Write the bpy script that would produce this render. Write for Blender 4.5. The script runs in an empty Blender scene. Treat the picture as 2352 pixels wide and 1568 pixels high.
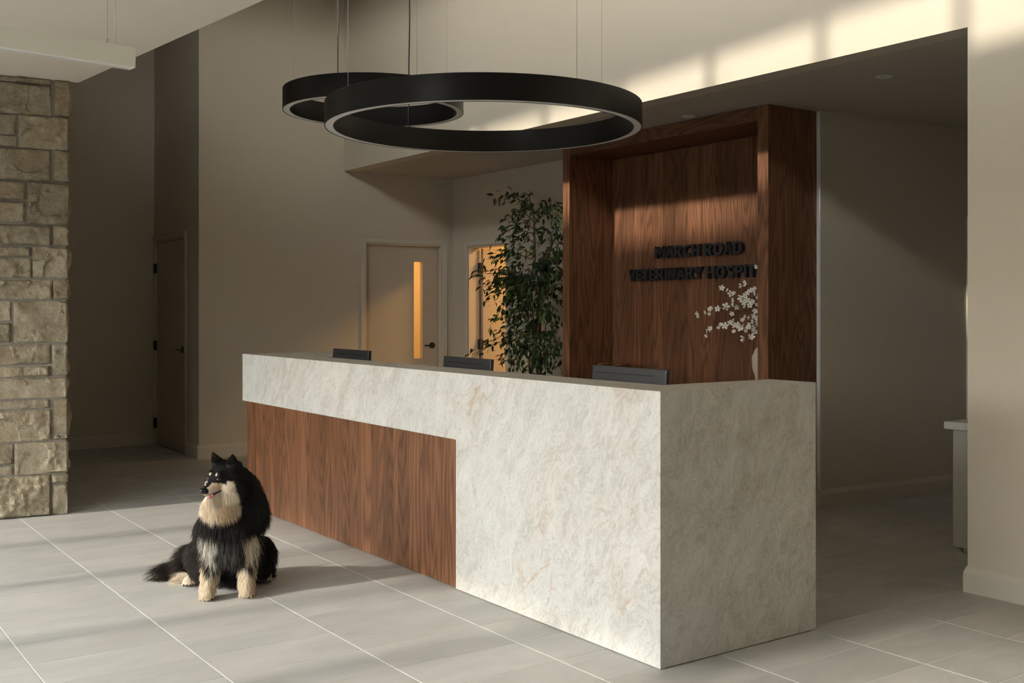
import bpy, bmesh, math, random
import numpy as np
from mathutils import Vector, Matrix, noise
from mathutils.kdtree import KDTree

SC = bpy.context.scene
COL = SC.collection
random.seed(7)
R = random.Random(11)

# ------------------------------------------------------------------ camera, world, sun, exposure
CAM_H = 1.45
F_PX, CX, HY = 2490.0, 1176.0, 709.0          # focal length in px, principal point (2352 x 1568 frame)
cam = bpy.data.cameras.new('camera')
cam.sensor_fit = 'HORIZONTAL'; cam.sensor_width = 36.0
cam.lens = 36.0 * F_PX / 2352.0
cam.shift_y = -(784.0 - HY) / 2352.0
cam.clip_start = 0.05; cam.clip_end = 200
cam_o = bpy.data.objects.new('camera', cam); COL.objects.link(cam_o)
AX, AZ = -0.57663, 0.81700                      # building axis seen from the camera (x right, z forward)
cam_o.location = (0, 0, CAM_H)
cam_o.rotation_euler = (math.pi/2, 0, math.atan2(AX, AZ))
SC.camera = cam_o

SC.view_settings.view_transform = 'Standard'
SC.view_settings.look = 'None'
SC.view_settings.gamma = 1.0
SC.view_settings.use_curve_mapping = False
SC.view_settings.exposure = EXPOSURE = 0.26

SUN_EL = math.radians(24.4)
SUN_DIR = Vector((0.998*math.cos(SUN_EL), -0.065*math.cos(SUN_EL), -math.sin(SUN_EL)))
sun = bpy.data.lights.new('low_sun', 'SUN')
sun.energy = 8.2; sun.color = (1.0, 0.925, 0.825); sun.angle = math.radians(2.8)
sun_o = bpy.data.objects.new('low_sun', sun); COL.objects.link(sun_o)
sun_o.rotation_euler = SUN_DIR.to_track_quat('-Z', 'Y').to_euler()
sun_o.location = (-8, 1, 8)

W = bpy.data.worlds.new('sky'); SC.world = W; W.use_nodes = True
nt = W.node_tree; nt.nodes.clear()
wo = nt.nodes.new('ShaderNodeOutputWorld'); bg = nt.nodes.new('ShaderNodeBackground')
tc = nt.nodes.new('ShaderNodeTexCoord'); sx = nt.nodes.new('ShaderNodeSeparateXYZ')
rp = nt.nodes.new('ShaderNodeValToRGB')
mr = nt.nodes.new('ShaderNodeMapRange'); mr.inputs[1].default_value = -1; mr.inputs[2].default_value = 1
nt.links.new(tc.outputs['Generated'], sx.inputs[0]); nt.links.new(sx.outputs[2], mr.inputs[0])
nt.links.new(mr.outputs[0], rp.inputs[0])
e = rp.color_ramp.elements
e[0].position = 0.46; e[0].color = (0.10, 0.095, 0.085, 1)
e[1].position = 0.50; e[1].color = (1.0, 0.985, 0.95, 1)
for p_, c_ in ((0.60, (0.79, 0.79, 0.785)), (0.71, (0.44, 0.475, 0.51)), (1.0, (0.20, 0.245, 0.30))):
    e2 = rp.color_ramp.elements.new(p_); e2.color = (*c_, 1)
bg.inputs['Strength'].default_value = 36.0
nt.links.new(rp.outputs[0], bg.inputs[0]); nt.links.new(bg.outputs[0], wo.inputs[0])

# ------------------------------------------------------------------ helpers
def ray(px, py):
    X = (px-CX)/F_PX; Y = -(py-HY)/F_PX
    return Vector((AZ*X-AX, AX*X+AZ, Y))
def at_x(px, py, x):
    d = ray(px, py); return Vector((0, 0, CAM_H)) + d*(x/d.x)
def at_depth(px, py, Z):                        # point at a distance Z along the optical axis
    return Vector((0, 0, CAM_H)) + ray(px, py)*Z

def tag(o, label=None, cat=None, group=None, kind=None):
    if label: o['label'] = label
    if cat: o['category'] = cat
    if group: o['group'] = group
    if kind: o['kind'] = kind
    return o
def link(name, me, m=None, parent=None):
    o = bpy.data.objects.new(name, me); COL.objects.link(o)
    if m is not None and me is not None and not me.materials: me.materials.append(m)
    if parent is not None:
        o.parent = parent
        o.matrix_parent_inverse = parent.matrix_basis.inverted()
    return o
def empty(name, loc=(0, 0, 0), rz=0):
    o = bpy.data.objects.new(name, None); COL.objects.link(o)
    o.location = loc; o.rotation_euler = (0, 0, rz); o.empty_display_size = 0.1
    return o
def done(bm, name, m=None, parent=None, smooth=False, ang=None):
    bmesh.ops.recalc_face_normals(bm, faces=bm.faces)
    me = bpy.data.meshes.new(name); bm.to_mesh(me); bm.free()
    if smooth:
        for p in me.polygons: p.use_smooth = True
        if ang is not None and hasattr(me, 'set_sharp_from_angle'): me.set_sharp_from_angle(angle=math.radians(ang))
    return link(name, me, m, parent)
def box(bm, x0, x1, y0, y1, z0, z1, bev=0.0, seg=1):
    vs = [bm.verts.new(p) for p in ((x0,y0,z0),(x1,y0,z0),(x1,y1,z0),(x0,y1,z0),(x0,y0,z1),(x1,y0,z1),(x1,y1,z1),(x0,y1,z1))]
    fs = [bm.faces.new([vs[i] for i in f]) for f in ((0,3,2,1),(4,5,6,7),(0,1,5,4),(1,2,6,5),(2,3,7,6),(3,0,4,7))]
    if bev > 0:
        ed = list({e for f in fs for e in f.edges})
        bmesh.ops.bevel(bm, geom=ed, offset=bev, segments=seg, profile=0.5, affect='EDGES')
def boxo(name, b, m, parent=None, bev=0.0, seg=1):
    bm = bmesh.new(); box(bm, *b, bev=bev, seg=seg); return done(bm, name, m, parent)
def prism(bm, pts, ax, d0, d1):
    """polygon pts (2-tuples) extruded along axis ax from d0 to d1"""
    def P(p, d):
        return {'x': (d, p[0], p[1]), 'y': (p[0], d, p[1]), 'z': (p[0], p[1], d)}[ax]
    a = [bm.verts.new(P(p, d0)) for p in pts]; b = [bm.verts.new(P(p, d1)) for p in pts]
    bm.faces.new(a); bm.faces.new(list(reversed(b)))
    n = len(pts)
    for i in range(n): bm.faces.new((a[i], a[(i+1) % n], b[(i+1) % n], b[i]))
def tube(bm, path, radii, seg=8, cap=True):
    path = [Vector(p) for p in path]
    if not hasattr(radii, '__len__'): radii = [radii]*len(path)
    rings = []; up = None
    for i, p in enumerate(path):
        t = (path[min(i+1, len(path)-1)] - path[max(i-1, 0)]).normalized()
        if up is None:
            up = t.orthogonal().normalized()
        up = (up - t*up.dot(t)).normalized(); s = t.cross(up)
        rings.append([bm.verts.new(p + (up*math.cos(2*math.pi*k/seg) + s*math.sin(2*math.pi*k/seg))*radii[i]) for k in range(seg)])
    for a, b in zip(rings, rings[1:]):
        for k in range(seg): bm.faces.new((a[k], a[(k+1) % seg], b[(k+1) % seg], b[k]))
    if cap and seg > 2:
        bm.faces.new(list(reversed(rings[0]))); bm.faces.new(rings[-1])
def lathe(bm, prof, c=(0, 0, 0), seg=48, closed=False):
    rings = [[bm.verts.new((c[0]+r*math.cos(2*math.pi*k/seg), c[1]+r*math.sin(2*math.pi*k/seg), c[2]+z)) for k in range(seg)] for r, z in prof]
    pr = list(zip(rings, rings[1:]))
    if closed: pr.append((rings[-1], rings[0]))
    for a, b in pr:
        for k in range(seg): bm.faces.new((a[k], a[(k+1) % seg], b[(k+1) % seg], b[k]))
    return rings
def ellipsoid(bm, c, r, rot=None, sub=2):
    g = bmesh.ops.create_icosphere(bm, subdivisions=sub, radius=1.0)
    M = Matrix.Translation(Vector(c)) @ (rot.to_4x4() if rot is not None else Matrix.Identity(4)) @ Matrix.Diagonal((*r, 1.0))
    bmesh.ops.transform(bm, matrix=M, verts=g['verts'])

# ------------------------------------------------------------------ materials
def newmat(name):
    m = bpy.data.materials.new(name); m.use_nodes = True
    t = m.node_tree; b = t.nodes['Principled BSDF']
    return m, t, b
def N(t, kind, **kw):
    n = t.nodes.new(kind)
    for k, v in kw.items():
        if k in n.inputs.keys() if isinstance(k, str) and hasattr(n.inputs, 'keys') else False: n.inputs[k].default_value = v
        else: setattr(n, k, v)
    return n
def plain(name, col, rough=0.5, metal=0.0, spec=0.5, var=0.0, scale=8.0, bump=0.0, bscale=120.0):
    m, t, b = newmat(name)
    b.inputs['Roughness'].default_value = rough; b.inputs['Metallic'].default_value = metal
    b.inputs['Specular IOR Level'].default_value = spec
    tc = t.nodes.new('ShaderNodeTexCoord')
    nz = t.nodes.new('ShaderNodeTexNoise'); nz.inputs['Scale'].default_value = scale; nz.inputs['Detail'].default_value = 4
    t.links.new(tc.outputs['Object'], nz.inputs['Vector'])
    mx = t.nodes.new('ShaderNodeMix'); mx.data_type = 'RGBA'
    mx.inputs[6].default_value = (*[c*(1-var) for c in col], 1); mx.inputs[7].default_value = (*[min(1, c*(1+var)) for c in col], 1)
    t.links.new(nz.outputs['Fac'], mx.inputs[0]); t.links.new(mx.outputs[2], b.inputs['Base Color'])
    if bump > 0:
        n2 = t.nodes.new('ShaderNodeTexNoise'); n2.inputs['Scale'].default_value = bscale; n2.inputs['Detail'].default_value = 5
        t.links.new(tc.outputs['Object'], n2.inputs['Vector'])
        bp = t.nodes.new('ShaderNodeBump'); bp.inputs['Strength'].default_value = bump; bp.inputs['Distance'].default_value = 0.01
        t.links.new(n2.outputs['Fac'], bp.inputs['Height']); t.links.new(bp.outputs[0], b.inputs['Normal'])
    return m
def math_node(t, op, a, b=None, clamp=False):
    n = t.nodes.new('ShaderNodeMath'); n.operation = op; n.use_clamp = clamp
    for i, v in enumerate((a, b)):
        if v is None: continue
        if isinstance(v, (int, float)): n.inputs[i].default_value = v
        else: t.links.new(v, n.inputs[i])
    return n.outputs[0]
def vmath(t, op, a, b=None, s=None):
    n = t.nodes.new('ShaderNodeVectorMath'); n.operation = op
    for i, v in enumerate((a, b)):
        if v is None: continue
        if isinstance(v, (tuple, list)): n.inputs[i].default_value = v
        else: t.links.new(v, n.inputs[i])
    if s is not None:
        if isinstance(s, (int, float)): n.inputs['Scale'].default_value = s
        else: t.links.new(s, n.inputs['Scale'])
    return n.outputs['Value'] if op == 'DOT_PRODUCT' else n.outputs[0]
def noise_tex(t, vec, scale, detail=4, rough=0.5, dist=0.0):
    n = t.nodes.new('ShaderNodeTexNoise')
    n.inputs['Scale'].default_value = scale; n.inputs['Detail'].default_value = detail
    n.inputs['Roughness'].default_value = rough; n.inputs['Distortion'].default_value = dist
    if vec is not None: t.links.new(vec, n.inputs['Vector'])
    return n.outputs['Fac']
def mix(t, f, a, b):
    n = t.nodes.new('ShaderNodeMix'); n.data_type = 'RGBA'
    for i, v in ((0, f), (6, a), (7, b)):
        if isinstance(v, (int, float)): n.inputs[i].default_value = v
        elif isinstance(v, tuple): n.inputs[i].default_value = (*v, 1)
        else: t.links.new(v, n.inputs[i])
    return n.outputs[2]
def maprange(t, v, a, b, c=0.0, d=1.0):
    n = t.nodes.new('ShaderNodeMapRange'); n.clamp = True
    t.links.new(v, n.inputs[0])
    for i, q in enumerate((a, b, c, d)): n.inputs[i+1].default_value = q
    return n.outputs[0]
def bump(t, b, h, strength=0.3, dist=0.01):
    n = t.nodes.new('ShaderNodeBump'); n.inputs['Strength'].default_value = strength; n.inputs['Distance'].default_value = dist
    t.links.new(h, n.inputs['Height']); t.links.new(n.outputs[0], b.inputs['Normal'])

def wood_mat(name, axis='Z', dark=(0.046, 0.019, 0.009), mid=(0.265, 0.117, 0.057), rough=0.42):
    m, t, b = newmat(name)
    tc = t.nodes.new('ShaderNodeTexCoord'); oi = t.nodes.new('ShaderNodeObjectInfo')
    off = math_node(t, 'MULTIPLY', oi.outputs['Random'], 57.0)
    cb = t.nodes.new('ShaderNodeCombineXYZ')
    for i in range(3): t.links.new(off, cb.inputs[i])
    v = vmath(t, 'ADD', tc.outputs['Object'], cb.outputs[0])
    st = {'Z': (1, 1, 0.10), 'Y': (1, 0.10, 1), 'X': (0.10, 1, 1)}[axis]
    v1 = vmath(t, 'MULTIPLY', v, st)
    n1 = noise_tex(t, v1, 4.6, 2, 0.4, 0.25)
    g = math_node(t, 'PINGPONG', math_node(t, 'MULTIPLY', n1, 42.0), 1.0)
    st2 = {'Z': (1, 1, 0.018), 'Y': (1, 0.018, 1), 'X': (0.018, 1, 1)}[axis]
    n2 = noise_tex(t, vmath(t, 'MULTIPLY', v, st2), 210.0, 3, 0.6)
    n3 = noise_tex(t, v1, 3.0, 2)
    gr = maprange(t, g, 0.05, 0.75)
    f = math_node(t, 'ADD', math_node(t, 'MULTIPLY', gr, 0.42), math_node(t, 'MULTIPLY', maprange(t, n2, 0.3, 0.68), 0.52))
    f = math_node(t, 'ADD', f, math_node(t, 'MULTIPLY', n3, 0.14), clamp=True)
    c = mix(t, f, dark, mid)
    tone = maprange(t, oi.outputs['Random'], 0, 1, 0.74, 1.20)
    vmn = t.nodes.new('ShaderNodeVectorMath'); vmn.operation = 'SCALE'
    t.links.new(c, vmn.inputs[0]); t.links.new(tone, vmn.inputs['Scale'])
    t.links.new(vmn.outputs[0], b.inputs['Base Color'])
    b.inputs['Roughness'].default_value = rough; b.inputs['Specular IOR Level'].default_value = 0.35
    bump(t, b, f, 0.12, 0.002)
    return m
def quartzite(name):
    m, t, b = newmat(name)
    tc = t.nodes.new('ShaderNodeTexCoord'); p = tc.outputs['Object']
    d = Vector((0.35, -0.50, 0.79)).normalized()
    dt = vmath(t, 'DOT_PRODUCT', p, tuple(d))
    cv = t.nodes.new('ShaderNodeCombineXYZ')
    for i in range(3): t.links.new(math_node(t, 'MULTIPLY', dt, d[i]*0.76), cv.inputs[i])
    q = vmath(t, 'SUBTRACT', p, cv.outputs[0])
    wob = t.nodes.new('ShaderNodeTexNoise'); wob.inputs['Scale'].default_value = 5; wob.inputs['Detail'].default_value = 3
    t.links.new(p, wob.inputs['Vector'])
    q2 = vmath(t, 'ADD', q, vmath(t, 'SCALE', vmath(t, 'SUBTRACT', wob.outputs['Color'], (0.5, 0.5, 0.5)), s=0.16))
    n1 = noise_tex(t, q2, 10.0, 9, 0.70, 0.4)
    n2 = noise_tex(t, q2, 34.0, 8, 0.68, 0.7)
    n5 = noise_tex(t, p, 1.7, 3, 0.5)
    w = math_node(t, 'ABSOLUTE', math_node(t, 'SUBTRACT', n2, 0.5))
    wisp = maprange(t, w, 0.0, 0.06, 1.0, 0.0)
    c = mix(t, maprange(t, n1, 0.34, 0.66), (0.45, 0.42, 0.36), (0.69, 0.67, 0.62))
    c = mix(t, maprange(t, n5, 0.42, 0.66, 0.0, 0.55), c, (0.60, 0.605, 0.59))
    c = mix(t, math_node(t, 'MULTIPLY', wisp, 0.45), c, (0.80, 0.785, 0.74))
    dk = maprange(t, noise_tex(t, q2, 38.0, 8, 0.75, 0.8), 0.56, 0.74, 0.0, 0.75)
    c = mix(t, dk, c, (0.28, 0.24, 0.18))
    n3 = noise_tex(t, q2, 1.35, 4, 0.55, 0.5)
    vein = maprange(t, math_node(t, 'ABSOLUTE', math_node(t, 'SUBTRACT', n3, 0.505)), 0.0, 0.007, 1.0, 0.0)
    msk = maprange(t, noise_tex(t, p, 2.3, 2), 0.54, 0.66)
    c = mix(t, math_node(t, 'MULTIPLY', math_node(t, 'MULTIPLY', vein, msk), 0.62), c, (0.50, 0.29, 0.14))
    t.links.new(c, b.inputs['Base Color'])
    b.inputs['Roughness'].default_value = 0.38; b.inputs['Specular IOR Level'].default_value = 0.4
    return m
def tile_mat(name):
    m, t, b = newmat(name)
    tc = t.nodes.new('ShaderNodeTexCoord'); oi = t.nodes.new('ShaderNodeObjectInfo')
    off = math_node(t, 'MULTIPLY', oi.outputs['Random'], 91.0)
    cb = t.nodes.new('ShaderNodeCombineXYZ')
    for i in range(3): t.links.new(off, cb.inputs[i])
    v = vmath(t, 'ADD', tc.outputs['Object'], cb.outputs[0])
    n1 = noise_tex(t, vmath(t, 'MULTIPLY', v, (0.45, 1, 1)), 5.5, 6, 0.6, 0.5)
    n2 = noise_tex(t, vmath(t, 'MULTIPLY', v, (0.12, 1, 1)), 26, 4, 0.6)
    n3 = noise_tex(t, v, 2.2, 2)
    c = mix(t, maprange(t, n1, 0.3, 0.7), (0.43, 0.43, 0.41), (0.525, 0.52, 0.495))
    c = mix(t, maprange(t, n3, 0.5, 0.72, 0, 0.45), c, (0.53, 0.495, 0.455))
    c = mix(t, maprange(t, n2, 0.56, 0.72, 0, 0.4), c, (0.385, 0.39, 0.37))
    tone = maprange(t, oi.outputs['Random'], 0, 1, 0.95, 1.05)
    vmn = t.nodes.new('ShaderNodeVectorMath'); vmn.operation = 'SCALE'
    t.links.new(c, vmn.inputs[0]); t.links.new(tone, vmn.inputs['Scale'])
    t.links.new(vmn.outputs[0], b.inputs['Base Color'])
    b.inputs['Roughness'].default_value = 0.55; b.inputs['Specular IOR Level'].default_value = 0.35
    return m
def ashlar_mat(name):
    m, t, b = newmat(name)
    tc = t.nodes.new('ShaderNodeTexCoord'); oi = t.nodes.new('ShaderNodeObjectInfo')
    p = tc.outputs['Object']
    n1 = noise_tex(t, p, 14, 6, 0.7); n2 = noise_tex(t, p, 90, 4, 0.7); n3 = noise_tex(t, p, 3.0, 2)
    c = mix(t, maprange(t, n1, 0.3, 0.7), (0.32, 0.26, 0.165), (0.60, 0.53, 0.40))
    c = mix(t, maprange(t, n3, 0.5, 0.7, 0, 0.5), c, (0.42, 0.31, 0.18))
    c = mix(t, maprange(t, n2, 0.55, 0.75, 0, 0.45), c, (0.74, 0.68, 0.55))
    tone = maprange(t, oi.outputs['Random'], 0, 1, 0.85, 1.12)
    vmn = t.nodes.new('ShaderNodeVectorMath'); vmn.operation = 'SCALE'
    t.links.new(c, vmn.inputs[0]); t.links.new(tone, vmn.inputs['Scale'])
    t.links.new(vmn.outputs[0], b.inputs['Base Color'])
    b.inputs['Roughness'].default_value = 0.9; b.inputs['Specular IOR Level'].default_value = 0.2
    h = math_node(t, 'ADD', noise_tex(t, p, 42, 5, 0.7), math_node(t, 'MULTIPLY', n2, 0.6))
    bump(t, b, h, 1.0, 0.022)
    return m
def glass_mat(name, tint, gloss=0.06):
    m = bpy.data.materials.new(name); m.use_nodes = True
    t = m.node_tree; t.nodes.clear()
    o = t.nodes.new('ShaderNodeOutputMaterial'); tr = t.nodes.new('ShaderNodeBsdfTransparent'); gl = t.nodes.new('ShaderNodeBsdfGlossy')
    tr.inputs[0].default_value = (*tint, 1); gl.inputs['Roughness'].default_value = 0.05; gl.inputs[0].default_value = (1, 1, 1, 1)
    mx = t.nodes.new('ShaderNodeMixShader'); mx.inputs[0].default_value = gloss
    t.links.new(tr.outputs[0], mx.inputs[1]); t.links.new(gl.outputs[0], mx.inputs[2]); t.links.new(mx.outputs[0], o.inputs[0])
    return m

M = {}
M['paint'] = plain('greige_paint', (0.61, 0.545, 0.438), 0.75, spec=0.25, var=0.015, bump=0.04, bscale=300)
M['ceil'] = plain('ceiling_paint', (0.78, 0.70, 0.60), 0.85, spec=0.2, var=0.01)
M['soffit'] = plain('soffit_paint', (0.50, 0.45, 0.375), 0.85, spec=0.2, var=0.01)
M['trim'] = plain('trim_paint', (0.63, 0.58, 0.49), 0.5, spec=0.3, var=0.01)
M['door'] = plain('door_paint', (0.54, 0.485, 0.395), 0.5, spec=0.3, var=0.01)
M['grout'] = plain('grout', (0.78, 0.77, 0.73), 0.9, var=0.06, scale=20)
M['tile'] = tile_mat('porcelain_tile')
M['ashlar'] = ashlar_mat('rock_face_limestone')
M['mortar'] = plain('mortar', (0.34, 0.31, 0.26), 0.95, var=0.12, scale=30, bump=0.4, bscale=150)
M['quartz'] = quartzite('quartzite')
M['wood'] = wood_mat('stained_oak')
M['wood_y'] = wood_mat('stained_oak_level', 'Y')
M['wood_dark'] = plain('plinth_wood', (0.07, 0.03, 0.014), 0.6, var=0.2)
M['black'] = plain('matte_black_metal', (0.012, 0.012, 0.012), 0.42, spec=0.5, var=0.1)
M['ring_black'] = plain('black_anodised', (0.006, 0.006, 0.0058), 0.36, spec=0.24, var=0.05)
M['diffuser'] = plain('opal_diffuser', (0.72, 0.70, 0.67), 0.5, var=0.01)
M['steel'] = plain('steel_wire', (0.55, 0.53, 0.50), 0.3, metal=0.9)
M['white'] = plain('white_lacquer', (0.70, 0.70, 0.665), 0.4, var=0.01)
M['fixture'] = plain('fixture_white', (0.80, 0.785, 0.68), 0.5, var=0.01)
M['screen'] = plain('monitor_plastic', (0.035, 0.036, 0.038), 0.38, var=0.05)
M['screen_dark'] = plain('monitor_slot', (0.006, 0.006, 0.006), 0.5)
M['letter'] = plain('charcoal_letter', (0.020, 0.020, 0.021), 0.6, var=0.05)
M['tinted'] = glass_mat('tinted_glass', (0.62, 0.62, 0.61), 0.05)
M['soft_glass'] = glass_mat('grey_glass', (0.68, 0.68, 0.67), 0.04)
M['clear'] = glass_mat('clear_glass', (0.97, 0.97, 0.96), 0.04)
M['vision'] = glass_mat('vision_glass', (0.92, 0.90, 0.85), 0.05)
M['blocker'] = plain('dark_blocker', (0.10, 0.085, 0.075), 0.9, var=0.2)
M['ground'] = plain('asphalt', (0.16, 0.155, 0.145), 0.9, var=0.1)
# ------------------------------------------------------------------ the building
ZS, ZLOW, ZTOP = 2.894, 3.061, 4.78            # soffit over the back, low ceiling over the entrance, tall ceiling
def st(o, label=None):
    o['kind'] = 'structure'
    if label: o['label'] = label
    return o
# floor: grout bed and single tiles
floor = st(boxo('floor', (-2.2, 10.2, -8.2, 13.0, -0.15, -0.0014), M['grout']), 'grey porcelain tile floor with pale grout joints')
PX_, PY_, GX, GY = 0.5983, 0.2990, 1.539, 2.945
G_ = 0.0050
def tile_mesh(name, cells):
    bm = bmesh.new()
    for (x, y) in cells:
        x0, x1, y0, y1 = x+G_/2, x+PX_-G_/2, y+G_/2, y+PY_-G_/2
        lo = [bm.verts.new((a, b, -0.0014)) for a, b in ((x0,y0),(x1,y0),(x1,y1),(x0,y1))]
        c = 0.0006
        hi = [bm.verts.new((a, b, 0.0)) for a, b in ((x0+c,y0+c),(x1-c,y0+c),(x1-c,y1-c),(x0+c,y1-c))]
        bm.faces.new(hi)
        for k in range(4): bm.faces.new((lo[k], lo[(k+1) % 4], hi[(k+1) % 4], hi[k]))
    bmesh.ops.recalc_face_normals(bm, faces=bm.faces)
    me = bpy.data.meshes.new(name); bm.to_mesh(me); bm.free(); me.materials.append(M['tile'])
    return me
def proj(p):
    d = Vector(p) - Vector((0, 0, CAM_H)); Zc = -AX*d.x + AZ*d.y; Xc = AZ*d.x + AX*d.y
    if Zc < 0.2: return None
    return CX + F_PX*Xc/Zc, HY - F_PX*d.z/Zc, Zc
shown, rest = [], []
for i in range(-6, 15):
    for j in range(-37, 33):
        x, y = GX + i*PX_, GY + j*PY_
        if x < -2.15 or x+PX_ > 10.15: continue
        q = proj((x+PX_/2, y+PY_/2, 0))
        hid = (3.05 < x < 3.9 and 3.25 < y < 7.6)
        vis = q and -250 < q[0] < 2600 and q[1] < 1720 and q[2] < 12.5 and not hid
        if vis and q[0] > 560 and x > 3.9 and y > 4.9: vis = False
        if vis and x < 1.7 and y > 8.1: vis = False
        if vis and x > 5.1 and y < 3.2: vis = False
        if vis and (y > 11.6 or (x > 3.5 and y > 10.2)): vis = False
        (shown if vis else rest).append(((x, y), q[2] if q else 99))
shown.sort(key=lambda c: c[1])
rest += shown[300:]; shown = shown[:300]
tm = tile_mesh('tile', [(0, 0)])
for (x, y), _ in shown:
    o = link('tile', tm, None, floor); o.location = (x, y, 0)
o = link('tile_field', tile_mesh('tile_field', [c for c, _ in rest]), None, floor); o['kind'] = 'stuff'

P, T = M['paint'], M['trim']
def boxes(name, bs, m, parent=None):
    bm = bmesh.new()
    for b in bs: box(bm, *b)
    return done(bm, name, m, parent)
XB = 5.115
# right wall with the bulkhead above the soffit (one L-shaped face)
bm = bmesh.new()
prism(bm, [(-8.0, 0), (3.195, 0), (3.195, ZS), (10.30, ZS), (10.30, ZTOP), (-8.0, ZTOP)], 'x', XB, XB+0.16)
st(done(bm, 'wall_right', P), 'pale greige wall and bulkhead in low sunlight')
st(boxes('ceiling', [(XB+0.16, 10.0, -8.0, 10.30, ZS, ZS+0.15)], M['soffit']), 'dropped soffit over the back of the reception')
st(boxes('wall_hall', [(XB+0.16, 10.0, 3.045, 3.195, 0, ZS)], P))
st(boxes('wall_end', [(10.0, 10.15, 3.0, 5.6, 0, ZS)], P))
# hall wall behind the reception, running off slightly askew
bm = bmesh.new()
hx0, hy0, hx1, hy1 = 6.402, 5.165, 10.0, 4.87
dxy = Vector((hx1-hx0, hy1-hy0)).normalized()
def hp(s, off=0.0): return (hx0 + dxy.x*s - dxy.y*off*-1*0 + 0, hy0 + dxy.y*s + off)
D0, D1 = 1.70, 2.62                              # door opening along the wall
for s0, s1, z0, z1 in ((0, D0, 0, ZS), (D0, D1, 2.13, ZS), (D1, 3.6, 0, ZS)):
    a, b = hp(s0), hp(s1)
    prism(bm, [a, b, (b[0], b[1]+0.14), (a[0], a[1]+0.14)], 'z', z0, z1)
st(done(bm, 'wall_corridor', P))
# wall behind the wood niche and the plant, with the amber-lit doorway
XD = 6.457
D2a, D2b, D2h = 9.245, 9.985, 2.135
st(boxes('wall_back', [(6.402, 6.54, 5.30, 7.48, 0, ZS), (XD, 6.60, 7.48, D2a, 0, ZS), (XD, 6.60, D2a, D2b, D2h, ZS), (XD, 6.60, D2b, 10.30, 0, ZS)], P))
st(boxes('wall_closet', [(3.70, 3.85, 10.46, 11.85, 0, 2.4)], P))
# long back-left wall with the door with a vision panel
Y1 = 10.30; D1a, D1b, D1h = 5.367, 6.32, 2.155
st(boxes('wall_left', [(3.567, D1a, Y1, Y1+0.15, 0, ZTOP), (D1a, D1b, Y1, Y1+0.15, D1h, ZTOP), (D1b, 6.60, Y1, Y1+0.15, 0, ZTOP)], P))
# alcove with the dark door
D3a, D3b, D3h = 10.70, 11.672, 2.172
st(boxes('wall_alcove', [(3.567, 3.70, Y1+0.15, D3a, 0, ZTOP), (3.567, 3.70, D3a, D3b, D3h, ZTOP), (3.567, 3.70, D3b, 11.85, 0, ZTOP)], P))
st(boxes('wall_far', [(-2.2, 3.567, 11.70, 11.85, 0, ZTOP)], P))
st(boxes('wall_west', [(-2.2, -2.05, 8.4, 11.7, 0, ZTOP)], P))
st(boxes('wall_south', [(-2.2, XB, -8.2, -8.0, 0, ZTOP)], M['wood_dark']))
# low ceiling over the entrance, turned six degrees against the grid
EX = lambda y: 2.204 + 0.1004*(5.37 - y)
bm = bmesh.new()
prism(bm, [(-2.2, 8.55), (1.930, 8.098), (EX(-8.0), -8.0), (-2.2, -8.0)], 'z', ZLOW, ZLOW+0.16)
st(done(bm, 'ceiling', M['ceil']), 'low plain ceiling over the entrance, lit from the floor')
# upstand and clerestory above its edge
SILL, HEAD = 4.02, 4.46
bm = bmesh.new()
def strip(z0, z1, y0=8.098, y1=-8.0, t=0.16):
    prism(bm, [(EX(y0), y0), (EX(y1), y1), (EX(y1)-t, y1), (EX(y0)-t, y0)], 'z', z0, z1)
strip(ZLOW+0.16, SILL); strip(HEAD, ZTOP)
prism(bm, [(-2.2, 8.55), (1.930, 8.098), (1.930, 8.26), (-2.2, 8.71)], 'z', ZLOW+0.16, ZTOP)
st(done(bm, 'wall_clerestory', P))
win = st(empty('window_1', (EX(2), 2, SILL))); bpy.context.view_layer.update()
bm = bmesh.new()
prism(bm, [(EX(8.0)-0.07, 8.0), (EX(-7.9)-0.07, -7.9), (EX(-7.9)-0.08, -7.9), (EX(8.0)-0.08, 8.0)], 'z', SILL, HEAD)
done(bm, 'glass', M['soft_glass'], win)
for k in range(14):
    y = 5.21 + 0.9*(k-10)
    if y > 7.9: continue
    boxo('mullion', (EX(y)-0.13, EX(y)-0.02, y-0.035, y+0.035, SILL, HEAD), M['fixture'], win)
for k in (1, 2, 3):
    y = 5.21 + 0.9*k
    if y < 7.95: boxo('mullion', (EX(y)-0.13, EX(y)-0.02, y-0.035, y+0.035, SILL, HEAD), M['fixture'], win)
# unseen eave added to keep high sky light out of the clerestory
bm = bmesh.new()
prism(bm, [(EX(8.1)-0.16, 8.1), (EX(-8.0)-0.16, -8.0), (EX(-8.0)-1.0, -8.0), (EX(8.1)-1.0, 8.1)], 'z', HEAD+0.42, HEAD+0.54)
st(done(bm, 'sky_shade_eave', M['ceil']))
# tall ceiling
bm = bmesh.new()
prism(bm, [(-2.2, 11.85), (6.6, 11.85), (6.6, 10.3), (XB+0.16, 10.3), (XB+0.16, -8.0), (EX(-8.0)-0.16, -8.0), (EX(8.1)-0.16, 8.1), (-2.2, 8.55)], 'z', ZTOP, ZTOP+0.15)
st(done(bm, 'ceiling', M['soffit']), 'tall ceiling above the lights')
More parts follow.
